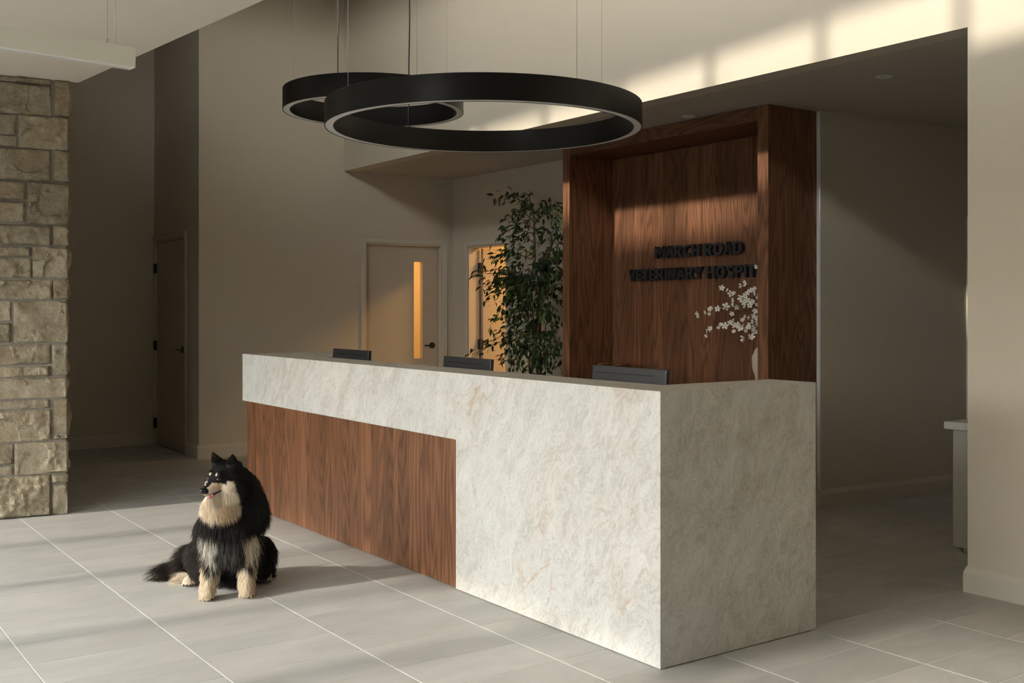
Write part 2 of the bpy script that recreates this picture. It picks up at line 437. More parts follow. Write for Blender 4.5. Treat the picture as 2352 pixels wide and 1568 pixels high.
# entrance glazing to the west
WY0, WYM, HLOW = 1.9, 3.40, 2.30
st(boxes('wall_entrance', [(-2.08, -1.92, -8.0, WY0, 0, ZLOW), (-2.08, -1.92, WYM, 8.45, HLOW, ZLOW)], P))  # unseen solid header added above the glass to keep sun off the desk front
win = st(empty('window_2', (-2.0, 2, 0))); bpy.context.view_layer.update()
boxo('glass', (-2.005, -1.995, WYM, 8.45, 0.0, HLOW), M['tinted'], win)
boxo('glass', (-2.005, -1.995, WY0, WYM, 0.0, ZLOW), M['tinted'], win)
for k in range(-10, 2):
    y = 7.40 + 1.06*k
    if WY0 < y < 8.4: boxo('mullion', (-2.06, -1.94, y-0.045, y+0.045, 0.0, HLOW if y > WYM else ZLOW), M['black'], win)
boxo('mullion', (-2.06, -1.94, WYM-0.04, WYM+0.04, 0.0, ZLOW), M['black'], win)
boxo('rail', (-2.06, -1.94, WY0, 8.45, 0.0, 0.06), M['black'], win)
st(boxo('ground', (-60, -2.2, -60, 60, -0.4, -0.1), M['ground']), 'paving outside the entrance')
st(boxes('horizon_blocker', [(-27.0, -24.0, -60, 60, -0.1, 2.7)], M['blocker']), 'unseen dark block added to shade the low horizon')  # unseen block added to darken the low sky outside the glazing

# backing behind the far doors
st(boxes('wall_store', [(hp(D0)[0]-0.1, hp(D1)[0]+0.1, hp(D0)[1]+0.16, hp(D0)[1]+0.26, 0, 2.4)], P))
# lit rooms behind the doors
st(boxes('wall_room', [(XD+0.14, 10.0, 10.16, 10.30, 0, ZS), (10.0, 10.15, 7.3, 10.3, 0, ZS), (6.60, 10.0, 7.2, 7.35, 0, ZS)], P))
st(boxes('wall_office', [(4.2, 4.35, 10.45, 12.6, 0, 2.6), (6.45, 6.60, 10.45, 12.6, 0, 2.6), (4.2, 6.60, 12.45, 12.6, 0, 2.6)], P))
st(boxes('ceiling', [(4.2, 6.60, 10.45, 12.6, 2.6, 2.7)], M['ceil']), 'ceiling of the small room behind the glazed door')
def warm(name, loc, power, size):
    l = bpy.data.lights.new(name, 'AREA'); l.energy = power; l.size = size; l.color = (1.0, 0.54, 0.18); l.shape = 'DISK'
    o = bpy.data.objects.new(name, l); COL.objects.link(o); o.location = loc
    return o
warm('room_lamp', (7.9, 8.9, ZS-0.03), 60, 0.5)
warm('office_lamp', (5.5, 11.5, 2.56), 36, 0.4)

# ------------------------------------------------------------------ baseboards
BBP = [(0, 0), (0.016, 0), (0.016, 0.098), (0.004, 0.131), (0, 0.131)]
def baseboard(name, a, b, nrm, e0=0.0, e1=0.0):
    a, b, n = Vector((*a, 0)), Vector((*b, 0)), Vector((*nrm, 0)).normalized()
    d = (b-a).normalized(); a = a - d*e0; b = b + d*e1
    bm = bmesh.new()
    A = [bm.verts.new(a + n*o + d*(-o*0) + Vector((0, 0, z))) for o, z in BBP]
    B = [bm.verts.new(b + n*o + Vector((0, 0, z))) for o, z in BBP]
    k = len(BBP)
    for i in range(k): bm.faces.new((A[i], A[(i+1) % k], B[(i+1) % k], B[i]))
    bm.faces.new(A); bm.faces.new(list(reversed(B)))
    return st(done(bm, name, T))
bm = bmesh.new()       # right wall: profile wraps the free end with a chamfered corner
for (o0, z0), (o1, z1) in zip(BBP[1:], BBP[2:]+[BBP[0]]): pass
pts = lambda o: [(XB-o, -8.0), (XB-o, 3.195+o), (XB+0.16, 3.195+o)]
lv = [[bm.verts.new((x, y, z)) for x, y in pts(o)] for o, z in BBP]
for i in range(len(BBP)):
    a, b = lv[i], lv[(i+1) % len(BBP)]
    for k in range(2): bm.faces.new((a[k], a[k+1], b[k+1], b[k]))
bm.faces.new([l[0] for l in lv]); bm.faces.new([l[2] for l in reversed(lv)])
st(done(bm, 'baseboard_right', T))
baseboard('baseboard_far', (1.6, 11.70), (3.567, 11.70), (0, -1))
baseboard('baseboard_left', (3.567, Y1), (5.31, Y1), (0, -1), e0=0.016)
baseboard('baseboard_alcove', (3.567, Y1), (3.567, 10.625), (-1, 0))
baseboard('baseboard_corridor', (hx0, hy0), hp(D0-0.07), (dxy.y, -dxy.x), e0=0.016)
baseboard('baseboard_end', (hx0, 5.30), (hx0, hy0), (-1, 0))
baseboard('baseboard_back', (XD, 7.56), (XD, D2a-0.16), (-1, 0))
baseboard('baseboard_corner', (XD, D2b+0.175), (XD, Y1), (-1, 0))

st(boxo('lit_end_plate', (6.3965, 6.4015, 5.166, 5.1968, 0.132, ZS-0.001), M['white']), 'white plate added on the wall end beside the oak niche, standing in for the light on it')  # added plate; its white stands in for light on the wall end
# ------------------------------------------------------------------ doors
def lever(parent, pos, out, along, m):
    """rose, spindle and lever; out and along are unit vectors"""
    out, along, pos = Vector(out), Vector(along), Vector(pos)
    h = empty('handle', pos); h.parent = parent; h.matrix_parent_inverse = parent.matrix_basis.inverted()
    bpy.context.view_layer.update()
    bm = bmesh.new(); tube(bm, [pos, pos+out*0.012, pos+out*0.016], [0.034, 0.034, 0.026], 24)
    tube(bm, [pos+out*0.012, pos+out*0.05], 0.010, 12)
    tube(bm, [pos+out*0.048-along*0.008, pos+out*0.052+along*0.03, pos+out*0.05+along*0.12], [0.011, 0.010, 0.008], 12)
    bmesh.ops.recalc_face_normals(bm, faces=bm.faces)
    me = bpy.data.meshes.new('handle'); bm.to_mesh(me); bm.free(); me.materials.append(m)
    bpy.data.objects.remove(h)
    o = link('handle', me, None, parent); o['label'] = 'black lever handle'
    return o
def casing(parent, face, a, b, h, w=0.058, t=0.016, plane=0.0, into=0.14):
    """casing boards on a wall face: 'x' face looks to -x at x=plane, 'y' face looks to -y at y=plane"""
    def bx(u0, u1, z0, z1, d0, d1, name, m=T):
        if face == 'x': boxo(name, (plane+d0, plane+d1, u0, u1, z0, z1), m, parent, bev=0.003)
        else: boxo(name, (u0, u1, plane+d0, plane+d1, z0, z1), m, parent, bev=0.003)
    bx(a-w, a, 0, h+w, -t, -0.0005, 'casing'); bx(b, b+w, 0, h+w, -t, -0.0005, 'casing'); bx(a, b, h, h+w, -t, -0.0005, 'casing')
    bx(a, a+0.018, 0, h, 0.0, into, 'jamb'); bx(b-0.018, b, 0, h, 0.0, into, 'jamb'); bx(a+0.018, b-0.018, h-0.018, h, 0.0, into, 'jamb')
# door_1: leaf with a vision panel
d1 = st(empty('door_1', (5.85, Y1, 0)), 'greige door with a tall narrow amber-lit glass panel'); bpy.context.view_layer.update()
casing(d1, 'y', D1a, D1b, D1h, plane=Y1)
lx0, lx1, ly, lh = D1a+0.02, D1b-0.03, Y1+0.055, D1h-0.021
gx0, gx1, gz0, gz1 = 5.985, 6.095, 0.905, 1.968
bm = bmesh.new()
for b in ((lx0, gx0, ly, ly+0.045, 0.008, lh), (gx1, lx1, ly, ly+0.045, 0.008, lh), (gx0, gx1, ly, ly+0.045, 0.008, gz0), (gx0, gx1, ly, ly+0.045, gz1, lh)): box(bm, *b)
leaf = done(bm, 'door_leaf', M['door'], d1)
boxo('pane', (gx0, gx1, ly+0.018, ly+0.024, gz0, gz1), M['vision'], leaf)
bm = bmesh.new()
for b in ((gx0-0.016, gx0, ly-0.006, ly, gz0-0.016, gz1+0.016), (gx1, gx1+0.016, ly-0.006, ly, gz0-0.016, gz1+0.016), (gx0, gx1, ly-0.006, ly, gz0-0.016, gz0), (gx0, gx1, ly-0.006, ly, gz1, gz1+0.016)): box(bm, *b)
done(bm, 'glazing_bead', M['door'], leaf)
lever(d1, (6.218, ly, 1.045), (0, -1, 0), (-1, 0, 0), M['black'])
# door_2: ajar, swung into the lit room
d2 = st(empty('door_2', (XD, 9.6, 0)), 'open doorway with amber light behind the plant'); bpy.context.view_layer.update()
casing(d2, 'x', D2a, D2b, D2h, plane=XD)
th = math.radians(3)
bm = bmesh.new(); box(bm, 0.0, 0.72, -0.045, 0.0, 0.008, D2h-0.022, bev=0.002)
bmesh.ops.transform(bm, matrix=Matrix.Translation((6.612, 9.962, 0)) @ Matrix.Rotation(-th, 4, 'Z'), verts=bm.verts)
leaf2 = done(bm, 'door_leaf', M['door'], d2)
for z in (1.90, 1.06, 0.25):
    boxo('hinge', (6.572, 6.608, 9.905, 9.966, z-0.055, z+0.055), M['black'], d2, bev=0.002)
# door_3: dark door in the alcove
d3 = st(empty('door_3', (3.567, 11.2, 0)), 'plain door in the dark alcove with black lever and hinges'); bpy.context.view_layer.update()
casing(d3, 'x', D3a, D3b, D3h, w=0.055, plane=3.567, into=0.05)
boxo('door_leaf', (3.578, 3.622, D3a+0.021, D3b-0.021, 0.012, D3h-0.024), M['door'], d3, bev=0.002)
for z in (1.88, 1.06, 0.235):
    boxo('hinge', (3.545, 3.58, D3b-0.03, D3b-0.004, z-0.052, z+0.052), M['black'], d3, bev=0.003)
lever(d3, (3.578, D3a+0.085, 1.04), (-1, 0, 0), (0, 1, 0), M['black'])
# door_4: far along the corridor
d4 = st(empty('door_4', (hx0+dxy.x*(D0+0.45), hy0+dxy.y*(D0+0.45), 0), math.atan2(dxy.y, dxy.x)), 'door frame at the far end of the corridor'); bpy.context.view_layer.update()
def loc4(b, name, m):
    bm = bmesh.new(); box(bm, *b, bev=0.003)
    bmesh.ops.transform(bm, matrix=Matrix.Translation((hx0, hy0, 0)) @ Matrix.Rotation(math.atan2(dxy.y, dxy.x), 4, 'Z'), verts=bm.verts)
    return done(bm, name, m, d4)
loc4((D0-0.065, D0, -0.018, -0.0005, 0, 2.195), 'casing', T); loc4((D1, D1+0.065, -0.018, -0.0005, 0, 2.195), 'casing', T); loc4((D0, D1, -0.018, -0.0005, 2.13, 2.195), 'casing', T)
loc4((D0, D0+0.018, 0.0, 0.10, 0, 2.13), 'jamb', T); loc4((D1-0.018, D1, 0, 0.10, 0, 2.13), 'jamb', T); loc4((D0+0.018, D1-0.018, 0, 0.10, 2.112, 2.13), 'jamb', T)
loc4((D0+0.022, D1-0.022, 0.055, 0.098, 0.01, 2.108), 'door_leaf', M['wood'])

# ------------------------------------------------------------------ rock-face stone wall
UD, NR, C0 = Vector((-0.994, 0.109, 0)), Vector((-0.109, -0.994, 0)), Vector((1.858, 8.087, 0))
stone_wall = st(empty('wall_stone', (1.3, 8.2, 0)), 'pier of coursed rock-face limestone blocks'); bpy.context.view_layer.update()
bm = bmesh.new()
B = -NR
pc = [C0 + UD*0.012 + B*0.018, C0 + UD*3.9 + B*0.018, C0 + UD*3.9 + B*0.45, C0 + UD*0.012 + B*0.45]
prism(bm, [(p.x, p.y) for p in pc], 'z', 0.0, ZLOW)
done(bm, 'mortar_core', M['mortar'], stone_wall)
ST = [(0.112,0.598,3.023,3.061),(-0.01,0.087,2.813,3.061),(0.112,0.598,2.804,3.012),(0.339,0.598,2.656,2.789),(0.336,0.598,2.578,2.644),(-0.002,0.319,2.57,2.799),(0.115,0.598,2.347,2.562),(-0.005,0.092,2.351,2.562),(0.28,0.598,2.207,2.333),(0.283,0.598,2.053,2.191),(-0.002,0.264,2.043,2.334),(0.112,0.598,1.895,2.032),(-0.002,0.095,1.899,2.032),(0.247,0.598,1.815,1.881),(0.239,0.598,1.667,1.803),(-0.002,0.23,1.67,1.882),(0.107,0.598,1.517,1.65),(-0.005,0.098,1.518,1.653),(0.374,0.598,1.369,1.501),(0.371,0.598,1.219,1.351),(0.004,0.35,1.215,1.502),(0.118,0.598,1.065,1.199),(0.124,0.598,0.98,1.047),(0.004,0.104,0.986,1.195),(0.007,0.598,0.827,0.967),(0.121,0.598,0.756,0.812),(0.112,0.598,0.529,0.742),(0.001,0.092,0.531,0.812),(0.358,0.598,0.377,0.515),(0.36,0.598,0.302,0.362),(0.001,0.344,0.297,0.515),(0.115,0.598,0.003,0.286),(0.001,0.107,0.224,0.283),(0.004,0.098,0.003,0.211)]
rs = random.Random(3)
stones = []
for (u0, u1, z0, z1) in ST:
    if u1 > 0.59:
        u1 = 0.56 + rs.random()*0.22
        stones.append((u1+0.014, u1+0.35+rs.random()*0.35, z0, z1))
    stones.append((u0, u1, z0, z1))
def stone(u0, u1, z0, z1, sid):
    w, h = u1-u0, z1-z0
    corner = u0 < 0.05
    nu = max(4, int(w/0.011)); nv = max(4, int(h/0.011))
    side = 0.30 if corner else 0.032
    ns = 10 if corner else 1
    rr = random.Random(sid)
    big = 0.018 + 0.018*rr.random(); off = Vector((sid*3.71, sid*1.3, 0))
    chips = [(rr.random(), rr.random(), 0.10+0.22*rr.random(), rr.uniform(-1, 1), rr.uniform(-1, 1)) for _ in range(3 if w > 0.15 else 1)]
    # plan strip from the right side's back edge, round the front, to the left side's back edge
    cols = []
    for k in range(ns): cols.append(('R', 1-k/ns))
    for k in range(nu+1): cols.append(('F', k/nu))
    cols.append(('L', 1.0))
    bm = bmesh.new(); grid = []
    for j in range(nv+1):
        v = j/nv; z = z0 + v*h; row = []
        for kind, s in cols:
            ev = min(v, 1-v)*h
            if kind == 'F':
                u = u0 + s*w; eu = min(s, 1-s)*w
                fall = min(1, min(eu, ev)/0.014); fall = fall*fall*(3-2*fall)
                p3 = Vector((u*9, z*9, 0)) + off
                d = big + 0.016*noise.fractal(p3, 0.6, 2.1, 5) + 0.013*noise.noise(p3*3.3) + 0.009*(noise.cell(p3*1.1)-0.5)
                for cu, cv, cr, gx, gz in chips:
                    q = math.hypot((s-cu)*w, (v-cv)*h)
                    if q < cr*0.5: d = min(d, big*0.35 + gx*(s-cu)*w*0.3 + gz*(v-cv)*h*0.3)
                d = max(-0.004, d*fall)
                pt = C0 + UD*u + NR*d
            elif kind == 'R':
                fall = min(1, min(ev, s*side+0.004, (1-s)*side+0.02)/0.03)
                d = 0.0
                if corner:
                    p3 = Vector((s*3, z*7, 4)) + off
                    d = max(0, (0.010 + 0.030*noise.noise(p3) + 0.012*noise.noise(p3*2.7))*fall)
                pt = C0 + UD*(u0 - d) - NR*(s*side)
            else:
                pt = C0 + UD*u1 - NR*0.032
            row.append(bm.verts.new((pt.x, pt.y, z)))
        grid.append(row)
    for a, b in zip(grid, grid[1:]):
        for k in range(len(cols)-1): bm.faces.new((a[k], a[k+1], b[k+1], b[k]))
    for row, flip in ((grid[0], True), (grid[-1], False)):
        bm.faces.new(row if not flip else list(reversed(row)))
    return done(bm, 'stone', M['ashlar'], stone_wall, smooth=True, ang=38)
for i, s in enumerate(stones): stone(*s, i+1)
# ------------------------------------------------------------------ reception desk
DX0, DX1, DY0, DY1, DZ, OV, LEG = 2.996, 3.948, 3.212, 7.701, 1.118, 0.774, 4.748
desk = tag(empty('reception_desk', (3.0, 5.4, 0)), 'long reception desk clad in pale veined quartzite with a brown oak front', 'desk'); bpy.context.view_layer.update()
Q = M['quartz']
bm = bmesh.new()
prism(bm, [(DY0+0.0, 0.004), (LEG, 0.004), (LEG, OV), (DY1, OV), (DY1, DZ-0.02), (DY0, DZ-0.02)], 'x', DX0, DX0+0.02)
done(bm, 'front_slab', Q, desk)
boxo('end_slab', (DX0+0.02, DX1, DY0, DY0+0.02, 0.004, DZ-0.02), Q, desk)
bm = bmesh.new()
prism(bm, [(DX0, DY0), (DX1, DY0), (DX1, DY0+0.27), (DX0+0.265, DY0+0.27), (DX0+0.265, 7.25), (3.832, 7.25), (3.832, DY1), (DX0, DY1)], 'z', DZ-0.02, DZ)
done(bm, 'counter_top', Q, desk)
boxo('return_slab', (3.812, 3.832, 7.25, DY1, 0.004, DZ-0.0205), Q, desk)
boxo('underside', (DX0+0.02, DX0+0.26, LEG+0.02, DY1-0.02, OV, OV+0.02), Q, desk)
# carcass behind the cladding
bm = bmesh.new()
box(bm, DX0+0.035, DX0+0.255, DY0+0.03, 7.64, 0.004, OV-0.002); box(bm, DX0+0.035, DX0+0.255, DY0+0.03, 7.60, OV+0.022, DZ-0.022)
box(bm, DX0+0.255, DX1-0.01, DY0+0.03, DY0+0.26, 0.004, DZ-0.022); box(bm, DX0+0.255, 3.805, 7.27, 7.64, 0.004, DZ-0.022)
done(bm, 'carcass', M['wood_dark'], desk)
boxo('work_surface', (DX0+0.256, DX1-0.02, DY0+0.262, 7.268, 0.71, 0.74), M['wood_dark'], desk)
boxo('left_slab', (DX0+0.02, 3.812, DY1-0.02, DY1, OV, DZ-0.0205), Q, desk)
# oak boards under the overhang, tones by the board
y = LEG + 0.002; rb = random.Random(21)
while y < 7.64:
    w = rb.choice((0.055, 0.075, 0.09, 0.105, 0.12, 0.14)); y2 = min(7.645, y+w)
    if 7.645-y2 < 0.04: y2 = 7.645
    boxo('board', (DX0+0.012+rb.uniform(0, 0.0012), DX0+0.034, y, y2-0.0012, 0.004, OV-0.004), M['wood'], desk, bev=0.0006)
    y = y2
boxo('side_board', (DX0+0.035, 3.80, 7.641, 7.655, 0.004, OV-0.003), M['wood'], desk)

# ------------------------------------------------------------------ oak niche with lettering
NX0, NXB, NY0, NY1 = 5.877, 6.37, 5.197, 7.550
niche = tag(empty('feature_niche', (6.1, 6.37, 0)), 'tall brown oak niche behind the desk, holding the lettering', 'niche'); bpy.context.view_layer.update()
boxo('side_panel', (NX0, 6.401, NY0, NY0+0.10, 0.0, ZS-0.002), M['wood'], niche, bev=0.001)
boxo('side_panel', (NX0, 6.401, NY1-0.094, NY1, 0.0, ZS-0.002), M['wood'], niche, bev=0.001)
boxo('top_panel', (NX0, 6.40, NY0+0.1005, NY1-0.0945, 2.787, ZS-0.003), M['wood_y'], niche, bev=0.001)
y = NY0+0.101; rb = random.Random(5)
while y < NY1-0.096:
    y2 = min(NY1-0.095, y + rb.choice((0.085, 0.12, 0.15, 0.16, 0.17)))
    if NY1-0.095-y2 < 0.05: y2 = NY1-0.095
    boxo('board', (NXB+rb.uniform(0, 0.001), 6.40, y, y2-0.0014, 0.0, 2.786), M['wood'], niche, bev=0.0007)
    y = y2
bm = bmesh.new()
box(bm, NX0+0.05, NXB-0.001, NY0+0.102, NY1-0.096, 0.08, 0.775); box(bm, NX0+0.03, NXB-0.001, NY0+0.102, NY1-0.096, 0.778, 0.80); box(bm, NX0+0.10, NXB-0.001, NY0+0.102, NY1-0.096, 0.0, 0.078)
done(bm, 'back_counter', M['wood_dark'], niche)

sign = tag(empty('lettering', (6.34, 6.37, 1.8)), 'two lines of raised charcoal letters reading MARCH ROAD VETERINARY HOSPITAL', 'sign'); bpy.context.view_layer.update()
SW = 0.215                                     # stroke weight, cap height = 1
def seg(bm, a, b, w=SW):
    a, b = Vector((*a, 0)), Vector((*b, 0)); d = (b-a).normalized(); n = Vector((-d.y, d.x, 0))*w/2
    return [a-n, b-n, b+n, a+n]
def arc(cx, cy, rx, ry, a0, a1, w=SW, n=14):
    out = []; p = [(cx+math.cos(math.radians(a0+(a1-a0)*k/n)), math.radians(a0+(a1-a0)*k/n)) for k in range(n+1)]
    def pt(k, s):
        t = math.radians(a0+(a1-a0)*k/n); return Vector((cx+(rx+s)*math.cos(t), cy+(ry+s)*math.sin(t), 0))
    for k in range(n): out.append([pt(k, -w/2), pt(k+1, -w/2), pt(k+1, w/2), pt(k, w/2)])
    return out
def rect(x0, x1, y0, y1): return [Vector((x0, y0, 0)), Vector((x1, y0, 0)), Vector((x1, y1, 0)), Vector((x0, y1, 0))]
def quad(*p): return [Vector((*q, 0)) for q in p]
def glyph(ch):
    w, h = SW, SW/2; v = SW*0.86
    if ch == 'I': return [rect(0, w, 0, 1)]
    if ch == 'L': return [rect(0, w, 0, 1), rect(w, .60, 0, v)]
    if ch == 'E': return [rect(0, w, 0, 1), rect(w, .62, 0, v), rect(w, .57, .5-v/2, .5+v/2), rect(w, .62, 1-v, 1)]
    if ch == 'T': return [rect(0, .70, 1-v, 1), rect(.35-h, .35+h, 0, 1-v)]
    if ch == 'H': return [rect(0, w, 0, 1), rect(.78-w, .78, 0, 1), rect(w, .78-w, .5-v/2, .5+v/2)]
    if ch == 'N': return [rect(0, w, 0, 1), rect(.80-w, .80, 0, 1), quad((0, 1), (w*1.08, 1), (.80, 0), (.80-w*1.08, 0))]
    if ch == 'M': return [rect(0, w*.95, 0, 1), rect(1.0-w*.95, 1.0, 0, 1), quad((0, 1), (w*1.2, 1), (.5+h*.9, .12), (.5-h*.9, .12)), quad((1-w*1.2, 1), (1, 1), (.5+h*.9, .12), (.5-h*.9, .12))]
    if ch == 'V': return [quad((0, 1), (w*1.12, 1), (.40+h, 0), (.40-h, 0)), quad((.80-w*1.12, 1), (.80, 1), (.40+h, 0), (.40-h, 0))]
    if ch == 'A': return [quad((0, 0), (w*1.10, 0), (.41+h, 1), (.41-h, 1)), quad((.82-w*1.10, 0), (.82, 0), (.41+h, 1), (.41-h, 1)), rect(.20, .62, .20, .20+v*.9)]
    if ch == 'Y': return [quad((0, 1), (w*1.2, 1), (.39+h, .40), (.39-h, .40)), quad((.78-w*1.2, 1), (.78, 1), (.39+h, .40), (.39-h, .40)), rect(.39-h, .39+h, 0, .42)]
    if ch == 'O': return arc(.43, .5, .43-h, .5-h+.01, 0, 360, n=30)
    if ch == 'C': return arc(.43, .5, .43-h, .5-h+.01, 48, 312, n=24)
    if ch == 'D': return [rect(0, w, 0, 1), rect(w, .36, 0, v), rect(w, .36, 1-v, 1)] + arc(.34, .5, .44-h, .5-h, -90, 90, n=16)
    top = [rect(0, w, 0, 1), rect(w, .40, 1-v, 1), rect(w, .40, .40, .40+v)] + arc(.38, .70, .30-h, .30-h, -90, 90, w=SW*.95, n=14)
    if ch == 'P': return top
    if ch == 'R': return top + [quad((.27, .42), (.27+w*1.15, .42), (.75, 0), (.75-w*1.2, 0))]
    if ch == 'S': return arc(.33, .725, .33-h*1.05, .275-h+.01, 28, 270, w=SW*.92, n=18) + arc(.33, .275, .33-h*.95, .275-h+.01, -152, 90, w=SW*.92, n=18)
    return []
def line(txt, yc, w, z0, cap):
    kern = {'AR': -.03, 'VE': -.06, 'TE': -.05, 'RY': -.06, 'AD': -.03, 'OA': -.07, 'TA': -.12, 'ET': -.04, 'NA': -.03, 'MA': -.04}
    adv, pen = [], 0.0
    for i, ch in enumerate(txt):
        if ch == ' ': pen += 0.30; continue
        g = glyph(ch); wd = max(v.x for q in g for v in q)
        adv.append((pen, g)); pen += wd + 0.10 + kern.get(txt[i:i+2], 0)
    sx = w/(pen-0.10)
    for o0, g in adv:
        bm = bmesh.new()
        for q in g:
            pts = [(yc + w/2 - (v.x+o0)*sx, z0 + v.y*cap) for v in q]
            prism(bm, pts, 'x', 6.332, 6.364)
        done(bm, 'letter', M['letter'], sign)
line('MARCH ROAD', 6.362, 0.992, 1.880, 0.099)
line('VETERINARY HOSPITAL', 6.372, 1.652, 1.694, 0.100)

# ------------------------------------------------------------------ monitors seen from behind
def monitor(px0, py0, px1, label, rz=0.0, tilt=4):
    a, b = at_x(px0, py0, 3.46), at_x(px1, py0, 3.46)
    yc = (a.y+b.y)/2; w = abs(a.y-b.y); zt = a.z; h = w*0.575
    t = tag(empty('monitor', (3.50, yc, 0.741), rz), label, 'monitor', 'monitors on the reception desk'); bpy.context.view_layer.update()
    Mx = Matrix.Translation((3.46, yc, zt)) @ Matrix.Rotation(rz, 4, 'Z') @ Matrix.Rotation(math.radians(tilt), 4, 'Y')
    def put(bm, name, m, par=t, **k):
        bmesh.ops.transform(bm, matrix=Mx, verts=bm.verts); return done(bm, name, m, par, **k)
    bm = bmesh.new()
    box(bm, 0.0, 0.022, -w/2, w/2, -h, 0.0, bev=0.004, seg=2)
    rear = put(bm, 'back_shell', M['screen'])
    bm = bmesh.new(); box(bm, -0.028, 0.002, -w*0.33, w*0.33, -h*0.90, -h*0.37, bev=0.012, seg=2)
    put(bm, 'rear_housing', M['screen'])
    bm = bmesh.new(); box(bm, -0.0012, 0.004, -w*0.35, w*0.43, -h*0.118, -h*0.098)
    put(bm, 'vent_slot', M['screen_dark'])
    bm = bmesh.new(); box(bm, 0.0222, 0.0235, -w/2+0.006, w/2-0.006, -h+0.012, -0.006)
    put(bm, 'screen', M['screen_dark'])
    bm = bmesh.new(); box(bm, -0.055, -0.024, -0.03, 0.03, -h-0.10, -h*0.5, bev=0.004)
    put(bm, 'stand', M['screen'])
    bm = bmesh.new(); box(bm, 3.36, 3.56, yc-0.11, yc+0.11, 0.7405, 0.752, bev=0.004)
    done(bm, 'foot', M['screen'], t)
monitor(765, 799.5, 847, 'dark monitor at the far left end of the reception desk', 0.0)
monitor(1016, 817, 1131, 'dark monitor in the middle of the desk, in front of the plant', math.radians(-2))
monitor(1359, 837.5, 1533, 'dark monitor nearest the corner of the desk, below the lettering', math.radians(-1))

# ------------------------------------------------------------------ jars, vase and blossom in the niche
M['copper'] = plain('copper_lid', (0.36, 0.16, 0.095), 0.25, metal=0.7, var=0.05)
M['jar'] = glass_mat('jar_glass', (0.86, 0.84, 0.80), 0.10)
M['ceramic'] = None
def jar(y, lab):
    t = tag(empty('jar', (6.12, y, 0.801)), lab, 'jar', 'copper lidded jars'); bpy.context.view_layer.update()
    bm = bmesh.new(); lathe(bm, [(0.0, 0.0), (0.058, 0.0), (0.062, 0.008), (0.062, 0.148), (0.056, 0.158)], (6.12, y, 0.801), 28)
    done(bm, 'glass_body', M['jar'], t, smooth=True)
    bm = bmesh.new(); lathe(bm, [(0.0, 0.157), (0.072, 0.157), (0.076, 0.162), (0.076, 0.174), (0.070, 0.181), (0.0, 0.183)], (6.12, y, 0.801), 32)
    done(bm, 'lid', M['copper'], t, smooth=True, ang=40)
jar(7.282, 'copper lidded jar nearer the left side of the niche, above the monitor')
jar(7.052, 'copper lidded jar on the right of the pair, above the monitor')

def ribbed(name):
    m, t, b = newmat(name)
    tc = t.nodes.new('ShaderNodeTexCoord'); s = t.nodes.new('ShaderNodeSeparateXYZ'); t.links.new(tc.outputs['Object'], s.inputs[0])
    b.inputs['Base Color'].default_value = (0.60, 0.49, 0.39, 1); b.inputs['Roughness'].default_value = 0.8
    return m
M['ceramic'] = ribbed('ribbed_ceramic')
VX, VY = 6.14, 5.43
vase = tag(empty('vase', (VX, VY, 0.801)), 'pale ribbed vase mostly hidden behind the right side of the niche', 'vase'); bpy.context.view_layer.update()
prof = []
zz = 0.0
def vr(z): # silhouette radius with height
    k = [(0, .07), (.06, .082), (.14, .095), (.22, .115), (.29, .118), (.34, .10), (.385, .062), (.42, .042), (.45, .048)]
    for (a, ra), (b, rb_) in zip(k, k[1:]):
        if a <= z <= b:
            s = (z-a)/(b-a); s = s*s*(3-2*s); return ra + (rb_-ra)*s
    return k[-1][1]
n = 90
for i in range(n+1):
    z = 0.45*i/n; prof.append((vr(z) + (0.0014 if i % 2 else -0.0010), z))
bm = bmesh.new(); lathe(bm, [(0, 0)] + prof + [(0.036, 0.45), (0.032, 0.40), (0.0, 0.39)], (VX, VY, 0.801), 48)
done(bm, 'body', M['ceramic'], vase, smooth=True)

M['bark'] = plain('blossom_twig', (0.085, 0.05, 0.03), 0.8, var=0.3, scale=40)
M['petal'] = plain('white_petal', (0.90, 0.87, 0.79), 0.6, var=0.04)
M['stamen'] = plain('blossom_heart', (0.35, 0.30, 0.06), 0.7)
spray = tag(empty('blossom_spray', (VX, VY, 1.20)), 'branching spray of white blossom standing in the ribbed vase', 'flowers'); bpy.context.view_layer.update()
def bp(px, py, x=6.12): return at_x(px, py, x)
mouth = Vector((VX, VY, 1.262))
twigs = []
def twig(pts, r0, r1):
    ps = [Vector(p) for p in pts]; out = []
    for i in range(len(ps)-1):          # catmull rom
        p0, p1, p2, p3 = ps[max(i-1, 0)], ps[i], ps[i+1], ps[min(i+2, len(ps)-1)]
        for k in range(5):
            t = k/5; out.append(0.5*((2*p1) + (p2-p0)*t + (2*p0-5*p1+4*p2-p3)*t*t + (3*p1-p0-3*p2+p3)*t**3))
    out.append(ps[-1]); n = len(out)
    bm = bmesh.new(); tube(bm, out, [r0+(r1-r0)*i/(n-1) for i in range(n)], 6)
    done(bm, 'twig', M['bark'], spray, smooth=True); twigs.append(out); return out
twig([mouth - Vector((0, 0, .02)), mouth, bp(1725, 742, 6.10), bp(1700, 722, 6.08), bp(1678, 711, 6.06), bp(1650, 706, 6.05), bp(1603, 722, 6.05)], .005, .0018)
twig([mouth - Vector((0, 0, .02)), mouth + Vector((-.01, 0, 0)), bp(1730, 752, 6.08), bp(1705, 749, 6.04), bp(1665, 746, 6.02), bp(1634, 753, 6.0), bp(1620, 772, 6.0)], .005, .0018)
twig([mouth - Vector((.01, 0, .02)), mouth, bp(1728, 735, 6.16), bp(1702, 712, 6.16), bp(1688, 690, 6.15), bp(1676, 672, 6.14), bp(1657, 661, 6.13)], .004, .0015)
